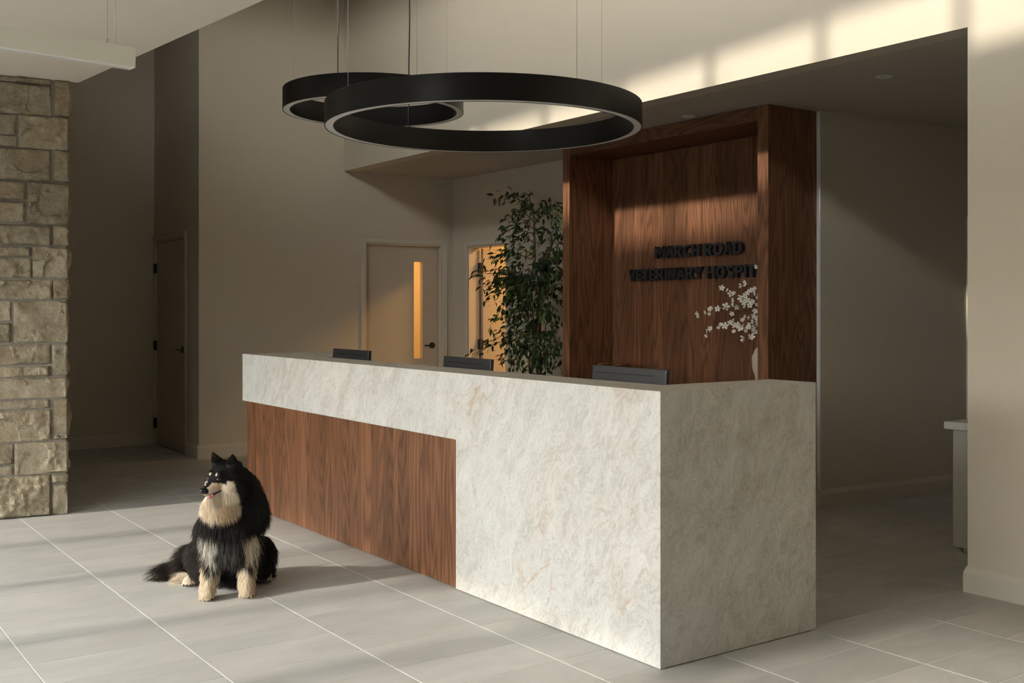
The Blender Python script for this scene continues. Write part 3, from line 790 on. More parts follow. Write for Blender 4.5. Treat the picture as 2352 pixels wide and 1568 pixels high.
twig([mouth - Vector((-.01, 0, .02)), mouth, bp(1736, 735, 6.2), bp(1720, 690, 6.2), bp(1712, 664, 6.2), bp(1708, 645, 6.2)], .0045, .0015)
twig([mouth - Vector((0, .01, .02)), mouth, bp(1745, 700, 6.14), bp(1742, 660, 6.14), bp(1738, 608, 6.14)], .0045, .0018)
twig([mouth - Vector((0, -.01, .02)), mouth + Vector((-.02, -.01, 0)), bp(1735, 768, 6.04), bp(1712, 777, 6.02)], .004, .0018)
twig([mouth - Vector((0.01, -.01, .02)), mouth + Vector((-.02, -.03, 0)), bp(1770, 720, 6.15), bp(1790, 680, 6.15)], .004, .0018)
def petal_mesh(open_):
    bm = bmesh.new()
    for k in range(5):
        a = 2*math.pi*k/5; c, s = math.cos(a), math.sin(a)
        pr = [(0.0, 0.0), (0.35, 0.22), (0.75, 0.34), (1.0, 0.20), (1.02, 0.0)]
        def pt(r, w, sg): 
            zz = open_*r*r*0.6; return (c*r - s*w*sg, s*r + c*w*sg, zz + abs(w)*0.3)
        mid = [bm.verts.new((c*r, s*r, open_*r*r*0.6)) for r, w in pr]
        L = [bm.verts.new(pt(r, w, 1)) for r, w in pr[1:4]]; Rr = [bm.verts.new(pt(r, w, -1)) for r, w in pr[1:4]]
        bm.faces.new((mid[0], mid[1], L[0])); bm.faces.new((mid[0], Rr[0], mid[1]))
        for i in range(2):
            bm.faces.new((mid[i+1], mid[i+2], L[i+1], L[i])); bm.faces.new((mid[i+1], Rr[i], Rr[i+1], mid[i+2]))
        bm.faces.new((mid[3], mid[4], L[2])); bm.faces.new((mid[3], Rr[2], mid[4]))
    nf = len(bm.faces)
    g = bmesh.ops.create_icosphere(bm, subdivisions=1, radius=0.16)
    bmesh.ops.translate(bm, verts=g['verts'], vec=(0, 0, 0.10))
    me = bpy.data.meshes.new('blossom'); bm.to_mesh(me); bm.free()
    me.materials.append(M['petal']); me.materials.append(M['stamen'])
    for p in me.polygons:
        p.use_smooth = True
        if p.index >= nf: p.material_index = 1
    return me
PM = [petal_mesh(0.3), petal_mesh(0.7), petal_mesh(1.3)]
rf = random.Random(31)
SP = [(1603,722,7),(1620,717,4),(1630,710,4.5),(1629,721,3.5),(1633,707,4),(1649,709,6),(1668,703,7.5),(1658,661,5.5),(1671,666,4),(1679,674,6.5),(1688,675,4.5),(1684,689,5),(1692,705,5),(1683,699,4),(1681,720,4.5),
 (1622,771,4),(1624,760,4.5),(1631,755,5),(1636,753,4),(1650,753,3.5),(1656,745,4),(1665,748,6.5),(1677,741,5),(1684,736,4),(1689,747,5.5),(1694,746,6),(1701,752,6.5),(1707,749,5.5),(1714,755,7),(1719,751,5),(1722,745,5),(1728,752,6),(1733,760,6),(1737,748,5),(1738,764,5),
 (1710,777,7),(1726,775,6.5),(1686,761,4),(1706,735,4.5),(1712,728,4.5),(1723,730,5),(1730,738,5),(1736,730,5),(1704,684,6.5),(1711,680,6),(1716,690,6),(1709,692,5.5),(1718,673,5),(1724,668,5),(1704,656,5),(1712,654,4.5),(1713,646,4.5),(1727,666,5),(1734,672,5.5),(1735,661,4),(1712,703,5),(1722,700,5.5),(1728,693,5),(1736,712,5.5),(1733,724,5),(1738,612,4.5),(1739,700,4),(1740,738,5),(1742,682,5),(1748,655,5),(1745,630,5),(1760,715,5),(1775,700,5),(1785,685,5)]
for (px, py, r) in SP:
    x = 6.05 + rf.uniform(-0.05, 0.07)
    # sit on the nearest twig
    p = at_x(px, py, x)
    best = min((q for tw in twigs for q in tw), key=lambda q: (Vector((0, q.y-p.y*1, q.z-p.z))).length)
    p = at_x(px, py, best.x - 0.006)
    o = link('blossom', PM[rf.choice((0, 0, 1, 2))], None, spray)
    o.matrix_basis = Matrix.Translation(p) @ (Vector((-1, rf.uniform(-1.1, .7), rf.uniform(-.5, .8))).to_track_quat('Z', 'Y').to_matrix().to_4x4()) @ Matrix.Rotation(rf.uniform(0, 6), 4, 'Z') @ Matrix.Scale(r*0.0042, 4)

# ------------------------------------------------------------------ ring pendants
def ring_pendant(c, D, z0, H, wires, lab, thick=0.052):
    ro, ri = D/2, D/2-thick
    t = tag(empty('ring_pendant', (c[0], c[1], z0)), lab, 'pendant light', 'black ring pendants'); bpy.context.view_layer.update()
    bm = bmesh.new()
    lathe(bm, [(ro, 0.0), (ro, H-0.002), (ro-0.002, H), (ri+0.002, H), (ri, H-0.002), (ri, 0.0), (ri+0.005, 0.0), (ri+0.005, 0.012), (ro-0.005, 0.012), (ro-0.005, 0.0)], (c[0], c[1], z0), 160, closed=True)
    done(bm, 'housing', M['ring_black'], t, smooth=True, ang=30)
    bm = bmesh.new()
    lathe(bm, [(ri+0.0052, 0.0015), (ro-0.0052, 0.0015), (ro-0.0052, 0.0118), (ri+0.0052, 0.0118)], (c[0], c[1], z0), 160, closed=True)
    done(bm, 'diffuser', M['diffuser'], t, smooth=True, ang=30)
    rw = (ro+ri)/2
    for a in wires:
        # angle in the camera-aligned plan: x right, z forward
        X, Zf = math.cos(math.radians(a)), math.sin(math.radians(a))
        d = Vector((AZ*X - AX*Zf, AX*X + AZ*Zf, 0))
        p = Vector((c[0], c[1], 0)) + d*rw
        bm = bmesh.new(); tube(bm, [(p.x, p.y, z0+H), (p.x, p.y, z0+H+0.012)], 0.0035, 8); tube(bm, [(p.x, p.y, z0+H+0.01), (p.x, p.y, ZTOP)], 0.0014, 6)
        done(bm, 'wire', M['steel'], t, smooth=True)
        if a in (125, 124):
            p2 = p + Vector((AZ, AX, 0))*0.004
            bm = bmesh.new(); tube(bm, [(p2.x, p2.y, z0+H), (p2.x, p2.y, z0+H+0.4), (p2.x+0.006, p2.y, z0+H+0.7), (p2.x, p2.y, z0+H+1.0), (p2.x, p2.y, ZTOP)], 0.0035, 8)
            done(bm, 'power_cord', M['black'], t, smooth=True)
    cp = Vector((c[0], c[1], 0))
    bm = bmesh.new(); lathe(bm, [(0, ZTOP-0.03), (0.08, ZTOP-0.03), (0.08, ZTOP-0.001), (0, ZTOP-0.001)], (c[0], c[1], 0), 32)
    done(bm, 'canopy', M['ring_black'], t)
ring_pendant((3.389, 5.076), 1.77, 2.456, 0.133, (217, 304, 35, 125), 'large black ring pendant hanging lowest, nearest above the desk')
ring_pendant((3.431, 6.466), 1.20, 2.764, 0.140, (215, 305, 35, 124), 'small black ring pendant behind the large ring, hanging higher')

# ------------------------------------------------------------------ linear white pendant
LP, LD = Vector((1.427, 4.955, 2.533)), Vector((0.991, 0.134, 0))
lin = tag(empty('linear_pendant', tuple(LP), math.atan2(LD.y, LD.x)), 'long white linear light hanging under the low ceiling', 'pendant light'); bpy.context.view_layer.update()
LM = Matrix.Translation(LP) @ Matrix.Rotation(math.atan2(LD.y, LD.x), 4, 'Z')
def lbox(b, name, m, bev=0.0):
    bm = bmesh.new(); box(bm, *b, bev=bev); bmesh.ops.transform(bm, matrix=LM, verts=bm.verts); return done(bm, name, m, lin)
LL, LH, LW = 2.4, 0.090, 0.066
bm = bmesh.new()
for b in ((-LL, 0, 0, 0.004, 0, LH), (-LL, 0, LW-0.004, LW, 0, LH), (-LL, 0, 0.004, LW-0.004, LH-0.004, LH), (-0.004, 0, 0.004, LW-0.004, 0, LH-0.004), (-LL, -LL+0.004, 0.004, LW-0.004, 0, LH-0.004)): box(bm, *b)
bmesh.ops.transform(bm, matrix=LM, verts=bm.verts); done(bm, 'housing', M['fixture'], lin)
lbox((-LL+0.004, -0.004, 0.0045, LW-0.0045, 0.005, 0.012), 'diffuser', M['diffuser'])
for s in (-0.115, -LL+0.115):
    p = LM @ Vector((s, LW/2, LH))
    bm = bmesh.new(); tube(bm, [p, p+Vector((0, 0, 0.025))], 0.004, 8); tube(bm, [p+Vector((0, 0, 0.02)), (p.x, p.y, ZLOW)], 0.0011, 6)
    done(bm, 'wire', M['steel'], lin, smooth=True)
p = LM @ Vector((-0.075, LW*0.6, LH))
bm = bmesh.new(); tube(bm, [p, p+Vector((0, 0, .1)), p+Vector((-.004, 0, .2)), (p.x-0.012, p.y, ZLOW)], 0.0042, 8); done(bm, 'power_cord', M['fixture'], lin, smooth=True)

# ------------------------------------------------------------------ recessed downlights in the soffit
for (x, y, lab) in ((5.773, 4.167, 'recessed downlight in the soffit over the corridor'), (5.779, 5.878, 'recessed downlight in the soffit just above the oak niche')):
    t = tag(empty('downlight', (x, y, ZS)), lab, 'downlight', 'recessed downlights'); bpy.context.view_layer.update()
    bm = bmesh.new(); lathe(bm, [(0.036, -0.0005), (0.052, -0.0005), (0.054, -0.003), (0.050, -0.006), (0.040, -0.006)], (x, y, ZS), 32, closed=True)
    done(bm, 'trim_ring', M['fixture'], t, smooth=True)
    bm = bmesh.new(); lathe(bm, [(0.0, -0.0010), (0.0395, -0.0010), (0.0395, -0.0035), (0.0, -0.0035)], (x, y, ZS), 32)
    done(bm, 'lens', M['diffuser'], t)

# ------------------------------------------------------------------ white cabinet in the corridor
cab = tag(empty('cabinet', (6.4, 3.5, 0)), 'white cabinet with an overhanging top in the corridor, half hidden by the pale wall', 'cabinet'); bpy.context.view_layer.update()
boxo('body', (5.934, 7.0, 3.20, 3.803, 0.022, 0.724), M['white'], cab, bev=0.002)
boxo('top', (5.905, 7.03, 3.20, 3.845, 0.726, 0.772), M['white'], cab, bev=0.003)
for (x, y) in ((5.97, 3.73), (6.93, 3.73), (5.97, 3.26), (6.93, 3.26)):
    bm = bmesh.new(); tube(bm, [(x, y, 0.0), (x, y, 0.022)], 0.024, 12); done(bm, 'foot', M['white'], cab)

# ------------------------------------------------------------------ potted ficus
TX, TY = 6.10, 8.13
M['trunk'] = plain('ficus_bark', (0.115, 0.072, 0.045), 0.85, var=0.3, scale=30, bump=0.3)
def leafmat(name):
    m, t, b = newmat(name)
    oi = t.nodes.new('ShaderNodeObjectInfo'); at = t.nodes.new('ShaderNodeAttribute'); at.attribute_name = 'tone'
    tone = math_node(t, 'FRACT', math_node(t, 'ADD', oi.outputs['Random'], at.outputs['Fac']))
    r = t.nodes.new('ShaderNodeValToRGB'); t.links.new(tone, r.inputs[0])
    e = r.color_ramp.elements; e[0].color = (0.014, 0.034, 0.012, 1); e[1].color = (0.13, 0.19, 0.04, 1); e[1].position = 1.0
    k = r.color_ramp.elements.new(0.7); k.color = (0.032, 0.066, 0.020, 1)
    t.links.new(r.outputs[0], b.inputs['Base Color']); b.inputs['Roughness'].default_value = 0.38
    return m
M['leaf'] = leafmat('ficus_leaf')
tree = tag(empty('potted_ficus', (TX, TY, 0)), 'tall bushy ficus with dark green leaves left of the oak niche', 'plant'); bpy.context.view_layer.update()
bm = bmesh.new(); lathe(bm, [(0, 0.0), (0.15, 0.0), (0.19, 0.34), (0.20, 0.36), (0.18, 0.36), (0.17, 0.32), (0, 0.32)], (TX, TY, 0), 32)
done(bm, 'pot', M['black'], tree, smooth=True, ang=40)
def tp(px, py, dx=0.0): return at_x(px, py, TX + dx)
def spline(pts, k=6):
    ps = [Vector(p) for p in pts]; out = []
    for i in range(len(ps)-1):
        p0, p1, p2, p3 = ps[max(i-1, 0)], ps[i], ps[i+1], ps[min(i+2, len(ps)-1)]
        for q in range(k):
            t = q/k; out.append(0.5*((2*p1) + (p2-p0)*t + (2*p0-5*p1+4*p2-p3)*t*t + (3*p1-p0-3*p2+p3)*t**3))
    out.append(ps[-1]); return out
def stem(name, pts, r0, r1):
    o = spline(pts); n = len(o); bm = bmesh.new(); tube(bm, o, [r0+(r1-r0)*i/(n-1) for i in range(n)], 7)
    done(bm, name, M['trunk'], tree, smooth=True); return o
base = Vector((TX, TY, 0.30))
trunks = [
 stem('trunk', [base+Vector((0, .05, 0)), tp(1222, 850, -.03), tp(1238, 740, -.04), tp(1230, 640, -.02), tp(1228, 560, 0), tp(1226, 500, .02), tp(1218, 478, 0)], .017, .006),
 stem('trunk', [base+Vector((.03, 0, 0)), tp(1234, 850, .02), tp(1230, 760, .03), tp(1246, 660, .02), tp(1250, 590, .03), tp(1268, 560, .03), tp(1262, 530, 0)], .017, .006),
 stem('trunk', [base+Vector((-.03, -.03, 0)), tp(1242, 850, -.02), tp(1240, 770, 0), tp(1243, 690, -.05), tp(1240, 640, -.04), tp(1275, 545, .05), tp(1290, 500, .05)], .015, .005),
 stem('trunk', [base+Vector((0, .03, 0)), tp(1216, 845, .05), tp(1225, 780, .05), tp(1222, 700, .03), tp(1205, 640, 0)], .012, .005)]
# leafy shoots: (start px, tip px, number of leaves, depth offset)
SH = [((1220,480),(1140,462),22,-.02),((1222,470),(1195,450),10,0),((1222,500),(1165,505),22,-.05),((1225,520),(1180,535),20,-.04),((1226,530),(1145,548),20,-.06),((1226,490),(1200,485),16,.04),
 ((1235,520),(1262,478),24,.05),((1250,505),(1288,475),26,.04),((1268,520),(1290,510),24,-.04),((1270,545),(1294,560),20,.05),((1258,540),(1240,560),18,.0),
 ((1225,560),(1180,560),20,-.06),((1225,575),(1160,590),28,-.08),((1222,590),(1120,595),24,-.05),((1228,600),(1210,640),26,-.10),((1232,590),(1255,610),22,-.06),((1250,580),(1285,605),26,-.04),
 ((1205,640),(1090,632),30,-.08),((1205,640),(1105,660),30,-.05),((1208,645),(1120,690),34,-.07),((1210,650),(1150,700),34,-.10),((1212,655),(1175,690),34,-.04),((1205,640),(1140,640),34,.02),((1205,640),(1165,655),34,-.14),((1200,640),(1130,665),30,-.12),
 ((1225,640),(1200,700),28,-.08),((1232,640),(1215,700),24,-.12),((1245,640),(1275,660),26,-.05),((1245,650),(1290,640),26,.0),((1250,650),(1262,700),24,-.10),((1246,670),(1292,690),24,.03),
 ((1235,690),(1170,730),24,-.06),((1235,700),(1140,735),26,-.05),((1232,720),(1150,765),24,-.08),((1238,700),(1280,740),26,-.03),((1240,720),(1268,760),24,-.08),((1235,730),(1205,770),26,-.10),
 ((1230,760),(1165,790),30,-.07),((1225,780),(1085,815),24,-.06),((1228,770),(1110,790),22,-.02),((1222,790),(1150,830),30,-.08),((1222,790),(1190,830),32,-.12),((1235,780),(1280,800),30,-.04),((1238,790),(1262,840),30,-.09),((1236,800),(1290,850),22,.02),
 ((1225,800),(1180,855),30,-.04),((1225,815),(1215,850),24,-.10),((1238,810),(1245,858),22,-.10),((1150,700),(1125,750),14,-.07),((1230,650),(1238,690),22,-.12),((1225,610),(1232,650),20,-.12),((1240,600),(1262,640),24,-.1),((1275,600),(1292,640),20,-.02),((1210,700),(1190,745),22,-.09)]
def leaf_mesh():
    bm = bmesh.new(); pr = [(0, 0.0), (.22, .17), (.5, .21), (.8, .10), (1.0, 0)]
    mid = [bm.verts.new((x, 0, -0.12*x*x - 0.0)) for x, w in pr]
    L = [bm.verts.new((x, w, -0.12*x*x + w*0.25)) for x, w in pr[1:4]]; Rr = [bm.verts.new((x, -w, -0.12*x*x + w*0.25)) for x, w in pr[1:4]]
    bm.faces.new((mid[0], mid[1], L[0])); bm.faces.new((mid[0], Rr[0], mid[1]))
    for i in range(2): bm.faces.new((mid[i+1], mid[i+2], L[i+1], L[i])); bm.faces.new((mid[i+1], Rr[i], Rr[i+1], mid[i+2]))
    bm.faces.new((mid[3], mid[4], L[2])); bm.faces.new((mid[3], Rr[2], mid[4]))
    me = bpy.data.meshes.new('leaf'); bm.to_mesh(me); bm.free()
    for p in me.polygons: p.use_smooth = True
    me.materials.append(M['leaf']); return me
LMESH = leaf_mesh(); rl = random.Random(17); leaves = []
allt = [q for t_ in trunks for q in t_]
bm_sh = bmesh.new()
for (s, e, n, dx) in SH:
    a = min(allt, key=lambda q: (q - tp(*s, dx)).length); b = tp(*e, dx*1.6)
    m1 = (a+b)/2 + Vector((rl.uniform(-.04, .04), rl.uniform(-.03, .03), 0.05+rl.uniform(0, .04)))
    path = spline([a, m1, b], 8); tube(bm_sh, path, [0.0045*(1-i/len(path))+0.0012 for i in range(len(path))], 5)
    n = int(n*1.75)
    for k in range(n):
        f = 0.22 + 0.78*(k+rl.random())/n; q = path[min(len(path)-1, int(f*(len(path)-1)))]
        q = q + Vector((rl.gauss(0, .045), rl.gauss(0, .036), rl.gauss(0, .036)))
        dirn = Vector((rl.gauss(-.25, .6), rl.gauss(0, .6), rl.gauss(-.55, .45))) + (b-a).normalized()*0.55
        sz = rl.uniform(.050, .080)
        leaves.append(Matrix.Translation(q) @ dirn.to_track_quat('X', 'Z').to_matrix().to_4x4() @ Matrix.Rotation(rl.uniform(-.9, .9), 4, 'X') @ Matrix.Scale(sz, 4))
done(bm_sh, 'branches', M['trunk'], tree, smooth=True)['kind'] = 'stuff'
leaves = [m for m in leaves if m.translation.x < XD-0.07 and not (m.translation.y < NY1+0.05 and m.translation.x > NX0-0.07)]
leaves.sort(key=lambda m: -m.to_scale().x*(1.0/(m.translation - Vector((0, 0, CAM_H))).length))
for m in leaves[:300]:
    o = link('leaf', LMESH, None, tree); o.matrix_basis = m
vs0 = [v.co.copy() for v in LMESH.vertices]; fs0 = [list(p.vertices) for p in LMESH.polygons]
V, Fc, TN = [], [], []
for m in leaves[300:]:
    b0 = len(V); V += [tuple(m @ v) for v in vs0]; Fc += [[b0+i for i in f] for f in fs0]; TN += [rl.random()]*len(vs0)
me = bpy.data.meshes.new('foliage'); me.from_pydata(V, [], Fc); me.materials.append(M['leaf'])
at_ = me.attributes.new('tone', 'FLOAT', 'POINT'); at_.data.foreach_set('value', TN)
for p in me.polygons: p.use_smooth = True
link('foliage', me, None, tree)['kind'] = 'stuff'
# ------------------------------------------------------------------ the dog
DO = Vector((1.950, 5.224, 0.0))               # ground point between the front paws
DR, DB = Vector((0.936, -0.351, 0)), Vector((0.351, 0.936, 0))     # to the dog's left (right as seen here), and towards its tail
def dl(px, py, d):                              # dog-local point (x across, y towards the tail, z up) on a sight line at tail-ward distance d
    rr = ray(px, py); o = Vector((0, 0, CAM_H))
    t = (DO.dot(DB) + d - o.dot(DB)) / rr.dot(DB)
    p = o + rr*t - DO
    return Vector((p.dot(DR), p.dot(DB), p.z))
def dw(v): return DO + DR*v[0] + DB*v[1] + Vector((0, 0, v[2]))
DM = Matrix(((DR.x, DB.x, 0, DO.x), (DR.y, DB.y, 0, DO.y), (0, 0, 1, 0), (0, 0, 0, 1)))

bm = bmesh.new()
def ell(c, r, eul=(0, 0, 0)):
    from mathutils import Euler
    ellipsoid(bm, c, r, Euler(eul).to_matrix(), 3)
def cap(a, b, ra, rb, n=7):
    a, b = Vector(a), Vector(b)
    for i in range(n+1):
        t = i/n; ellipsoid(bm, a.lerp(b, t), (ra+(rb-ra)*t,)*3, None, 2)
def chain(pts, rad, n=6):
    for (a, b), (ra, rb) in zip(zip(pts, pts[1:]), zip(rad, rad[1:])): cap(a, b, ra, rb, n)
# trunk: chest, shoulders, belly, rump
ell(dl(529, 1222, .13), (.118, .115, .135)); ell(dl(536, 1190, .15), (.108, .11, .11))
ell(dl(540, 1260, .27), (.125, .17, .14)); ell(dl(541, 1285, .40), (.145, .14, .125))
ell(dl(553, 1140, .17), (.088, .10, .125)); ell(dl(540, 1115, .13), (.085, .085, .09))
ell(dl(505, 1160, .06), (.088, .07, .075)); ell(dl(500, 1205, .10), (.10, .08, .10)); ell(dl(532, 1110, .12), (.09, .08, .09)); ell(dl(566, 1165, .17), (.095, .10, .12))
# thighs, hocks and hind feet
ell(dl(460, 1284, .36), (.066, .135, .115)); ell(dl(602, 1280, .34), (.060, .135, .115))
# forelegs: shoulder, elbow, wrist
chain([dl(495, 1235, .10), dl(486, 1285, .10), dl(478, 1335, .045), dl(474, 1366, .015)], [.055, .043, .031, .031])
chain([dl(566, 1235, .10), dl(568, 1285, .10), dl(566, 1330, .04), dl(566, 1358, .01)], [.055, .043, .031, .031])
# paws and toes
def paw(c, w=1.0):
    c = Vector(c); ell(c + Vector((0, .012, .020)), (.034*w, .042*w, .022*w))
    for k, (dx, dy) in enumerate(((-.026, -.012), (-.009, -.026), (.010, -.027), (.027, -.013))):
        ell(c + Vector((dx*w, dy*w, .014*w)), (.0115*w, .017*w, .0135*w))
def gl(px, py):
    rr = ray(px, py); p = Vector((0, 0, CAM_H)) + rr*(CAM_H/-rr.z) - DO
    return Vector((p.dot(DR), p.dot(DB), 0))
PAWS = [gl(474, 1376), gl(567, 1369), gl(433, 1344), gl(609, 1335)]
for k in (2, 3):
    c = PAWS[k]; sg = -1 if k == 2 else 1
    cap(c + Vector((0, .02, .026)), c + Vector((-.005*sg, .13, .04)), .028, .034); cap(c + Vector((-.005*sg, .13, .04)), c + Vector((-.02*sg, .10, .13)), .036, .05)
paw(PAWS[0]); paw(PAWS[1]); paw(PAWS[2], .9); paw(PAWS[3], .9)
# tail lying on the floor to the side
chain([dl(470, 1300, .46), dl(430, 1304, .52), dl(395, 1308, .52), dl(366, 1311, .50)], [.05, .042, .034, .014])
# head, turned to the dog's right
HS = dl(517, 1092, .06)
fw = Vector((-.70, -.70, -.17)).normalized(); lf = Vector((.707, -.707, 0)).normalized(); upv = lf.cross(fw)*-1
if upv.z < 0: upv = -upv
def hd(f, l, u): return HS + fw*f + lf*l + upv*u
ell(HS, (.072, .072, .068)); ell(hd(.035, 0, -.005), (.058, .058, .05)); ell(hd(-.02, 0, -.03), (.075, .078, .075))
for s in (-1, 1): ell(hd(.025, .045*s, -.045), (.045, .045, .05))
chain([hd(.055, 0, -.022), hd(.105, 0, -.034), hd(.143, 0, -.036)], [.043, .030, .021])
ell(hd(.150, 0, -.030), (.017, .018, .015))
chain([hd(.045, 0, -.060), hd(.090, 0, -.072), hd(.118, 0, -.073)], [.034, .020, .013])
for s in (-1, 1): ell(hd(.088, .017*s, .002-.016), (.030, .014, .018))
for s in (-1, 1): ell(hd(.060, .030*s, .030), (.018, .020, .014))
# ears
for s in (-1, 1):
    b0 = hd(-.012, .045*s, .050); tip = hd(-.002, .070*s, .112)
    for i in range(9):
        t = i/8; ellipsoid(bm, b0.lerp(tip, t), (.030*(1-t)+.006, .030*(1-t)+.006, .016*(1-t)+.006), None, 2)
me = bpy.data.meshes.new('dog_rough'); bm.to_mesh(me); bm.free()
tmp = bpy.data.objects.new('dog_rough', me); COL.objects.link(tmp)
md = tmp.modifiers.new('r', 'REMESH'); md.mode = 'VOXEL'; md.voxel_size = 0.0062; md.adaptivity = 0
ms = tmp.modifiers.new('s', 'SMOOTH'); ms.factor = 0.5; ms.iterations = 4
dg = bpy.context.evaluated_depsgraph_get()
body = bpy.data.meshes.new_from_object(tmp.evaluated_get(dg)); body.name = 'dog'
bpy.data.objects.remove(tmp); bpy.data.meshes.remove(me)
for p in body.polygons: p.use_smooth = True

# coat pattern in dog coordinates (front view, metres): written as points on the body
def P2(px, py, d=.03):
    v = dl(px, py, d); return (v.x, v.z)
def poly(pts, d=.03): return np.array([P2(*p, d) for p in pts])
CREAM_FACE = poly([(452,1128),(459,1110),(472,1097),(478,1103),(470,1113),(474,1120),(486,1107),(503,1107),(519,1113),(522,1105),(536,1105),(542,1128),(550,1158),(546,1176),(525,1187),(500,1188),(476,1178),(458,1156)], -.01)
CHEST_L = poly([(462,1216),(478,1222),(489,1218),(500,1228),(498,1255),(492,1295),(484,1292),(478,1268),(468,1245)])
CHEST_M = poly([(500,1226),(545,1228),(552,1260),(540,1282),(505,1280),(492,1262)])
CHEST_R = poly([(553,1222),(566,1222),(583,1214),(588,1240),(580,1272),(570,1282),(560,1255)])
LEG_L = poly([(443,1272),(450,1262),(466,1262),(472,1295),(478,1312),(490,1312),(496,1296),(508,1292),(516,1305),(510,1345),(500,1392),(440,1392),(450,1335)])
LEG_R = poly([(530,1306),(545,1292),(558,1300),(566,1310),(576,1302),(584,1268),(600,1280),(606,1310),(596,1345),(600,1392),(540,1392),(536,1345)])
HIND_L = poly([(405,1326),(445,1322),(452,1352),(415,1352)])
HIND_R = poly([(592,1312),(622,1316),(630,1345),(588,1345)])
TAN_F = poly([(488,1106),(505,1107),(509,1118),(498,1126),(486,1120)], -.02)
TAN_R = poly([(500,1150),(530,1140),(540,1165),(530,1184),(500,1186)])
TAN_L1 = poly([(497,1300),(515,1305),(505,1375),(488,1375),(484,1345)])
TAN_L2 = poly([(574,1298),(592,1280),(594,1330),(592,1362),(570,1350)])
def inside(P, poly_):
    x, z = P[:, 0], P[:, 1]; r = np.zeros(len(P), bool); n = len(poly_)
    for i in range(n):
        x1, z1 = poly_[i]; x2, z2 = poly_[(i+1) % n]
        c = ((z1 > z) != (z2 > z)) & (x < (x2-x1)*(z-z1)/(z2-z1+1e-12)+x1); r ^= c
    return r
C_BLACK, C_LIT_BROWN, C_CREAM, C_TAN, C_GREY, C_WHITE = [np.array(c) for c in ((.0085,.0070,.0060),(.030,.021,.0155),(.70,.585,.44),(.48,.29,.13),(.115,.105,.095),(.68,.63,.55))]
HSa, FWa, LFa, UPa = [np.array(v) for v in (HS, fw, lf, upv)]
def coat(P, rng):
    """colour and kind (0 long black, 1 face, 2 legs, 3 pale chest) for points in dog coordinates"""
    n = len(P); Q = P[:, [0, 2]] + rng.normal(0, .006, (n, 2)); Qs = P[:, [0, 2]] + rng.normal(0, .002, (n, 2))
    col = np.tile(C_BLACK, (n, 1)); kind = np.zeros(n, int)
    h = P - HSa; f, l, u = h @ FWa, h @ LFa, h @ UPa
    front = P[:, 1] < .17
    t = np.clip((P[:, 0]+.05)/-.16, 0, 1) * np.clip((.50-P[:, 2])/.25, 0, 1)
    col += (C_LIT_BROWN-C_BLACK)*t[:, None]  # lit side painted browner, light put into the coat colour
    for poly_, c, k in ((CHEST_L, C_WHITE, 3), (CHEST_R, C_CREAM, 3), (CHEST_M, C_GREY, 3)):
        m = inside(Q, poly_) & (P[:, 1] < .13); 
        keep = m & (rng.random(n) < (.85 if k == 3 and c is not C_GREY else .55)); col[keep] = c; kind[m] = k
    for poly_ in (LEG_L, LEG_R):
        m = inside(Q, poly_) & (P[:, 1] < .12) & (P[:, 2] < .26); col[m] = C_CREAM; kind[m] = 2
    for c_ in PAWS[2:]:
        m = (np.hypot(Q[:, 0]-c_.x, P[:, 1]-c_.y-.005) < .062) & (P[:, 2] < .055); col[m] = C_CREAM*.85; kind[m] = 2
    for poly_ in (TAN_L1, TAN_L2):
        m = inside(Q, poly_) & (kind == 2); col[m] = (C_TAN+C_CREAM)/2; 
    hm = (np.linalg.norm(h + np.array([0, 0, .03]), axis=1) < .19) & (P[:, 2] > .40)
    m = inside(Qs, CREAM_FACE) & (P[:, 1] < .16) & hm; col[m] = C_CREAM; kind[m] = 1
    # the far cheek mirrors the near one
    m2 = hm & (f > .02) & (u < -.012) & (l < -.008) & (f < .16); col[m2] = C_CREAM; kind[m2] = 1
    for poly_ in (TAN_F, TAN_R):
        mm = inside(Q, poly_) & (kind == 1); col[mm] = C_CREAM*.45 + C_TAN*.55
    mz = hm & (f > .055) & (np.abs(l) < .0125 + np.clip(.10-f, 0, 1)*.25) & (u > -.024); col[mz] = C_BLACK; kind[mz] = 1
    nose = (f > .139) & (u > -.046); col[nose] = C_BLACK; kind[nose] = 1
    for s in (-1, 1):
        d = np.sqrt((f-.074)**2 + (l-.022*s)**2 + (u-.030)**2); col[d < .0075] = C_CREAM
        d = np.sqrt((f-.080)**2 + (l-.036*s)**2 + (u-.004)**2); col[d < .015] = C_BLACK
        ear = (np.sqrt((f+.004)**2 + (l-.05*s)**2) < .035) & (u > .062); col[ear & (rng.random(n) < .10)] = C_GREY
    fm = hm & (f > .03) & (kind == 0); kind[fm] = 4
    return col, kind
rng = np.random.default_rng(5)
nv = len(body.vertices); co = np.empty(nv*3, np.float32); body.vertices.foreach_get('co', co); co = co.reshape(-1, 3).astype(float)
col, kd = coat(co, np.random.default_rng(1))
ca = body.color_attributes.new('coat', 'FLOAT_COLOR', 'POINT')
ca.data.foreach_set('color', np.hstack([col*.8, np.ones((nv, 1))]).astype(np.float32).ravel())
def coatmat(name, rough):
    m, t, b = newmat(name)
    a = t.nodes.new('ShaderNodeAttribute'); a.attribute_name = 'coat'
    t.links.new(a.outputs['Color'], b.inputs['Base Color']); b.inputs['Roughness'].default_value = rough; b.inputs['Specular IOR Level'].default_value = 0.25
    return m
M['skin'] = coatmat('dog_skin', 0.8); M['fur'] = coatmat('dog_fur', 0.55)
body.materials.append(M['skin'])
dog = link('dog', body); dog.matrix_basis = DM
tag(dog, 'fluffy black and cream dog sitting on the tiles, mouth open, looking aside', 'dog')

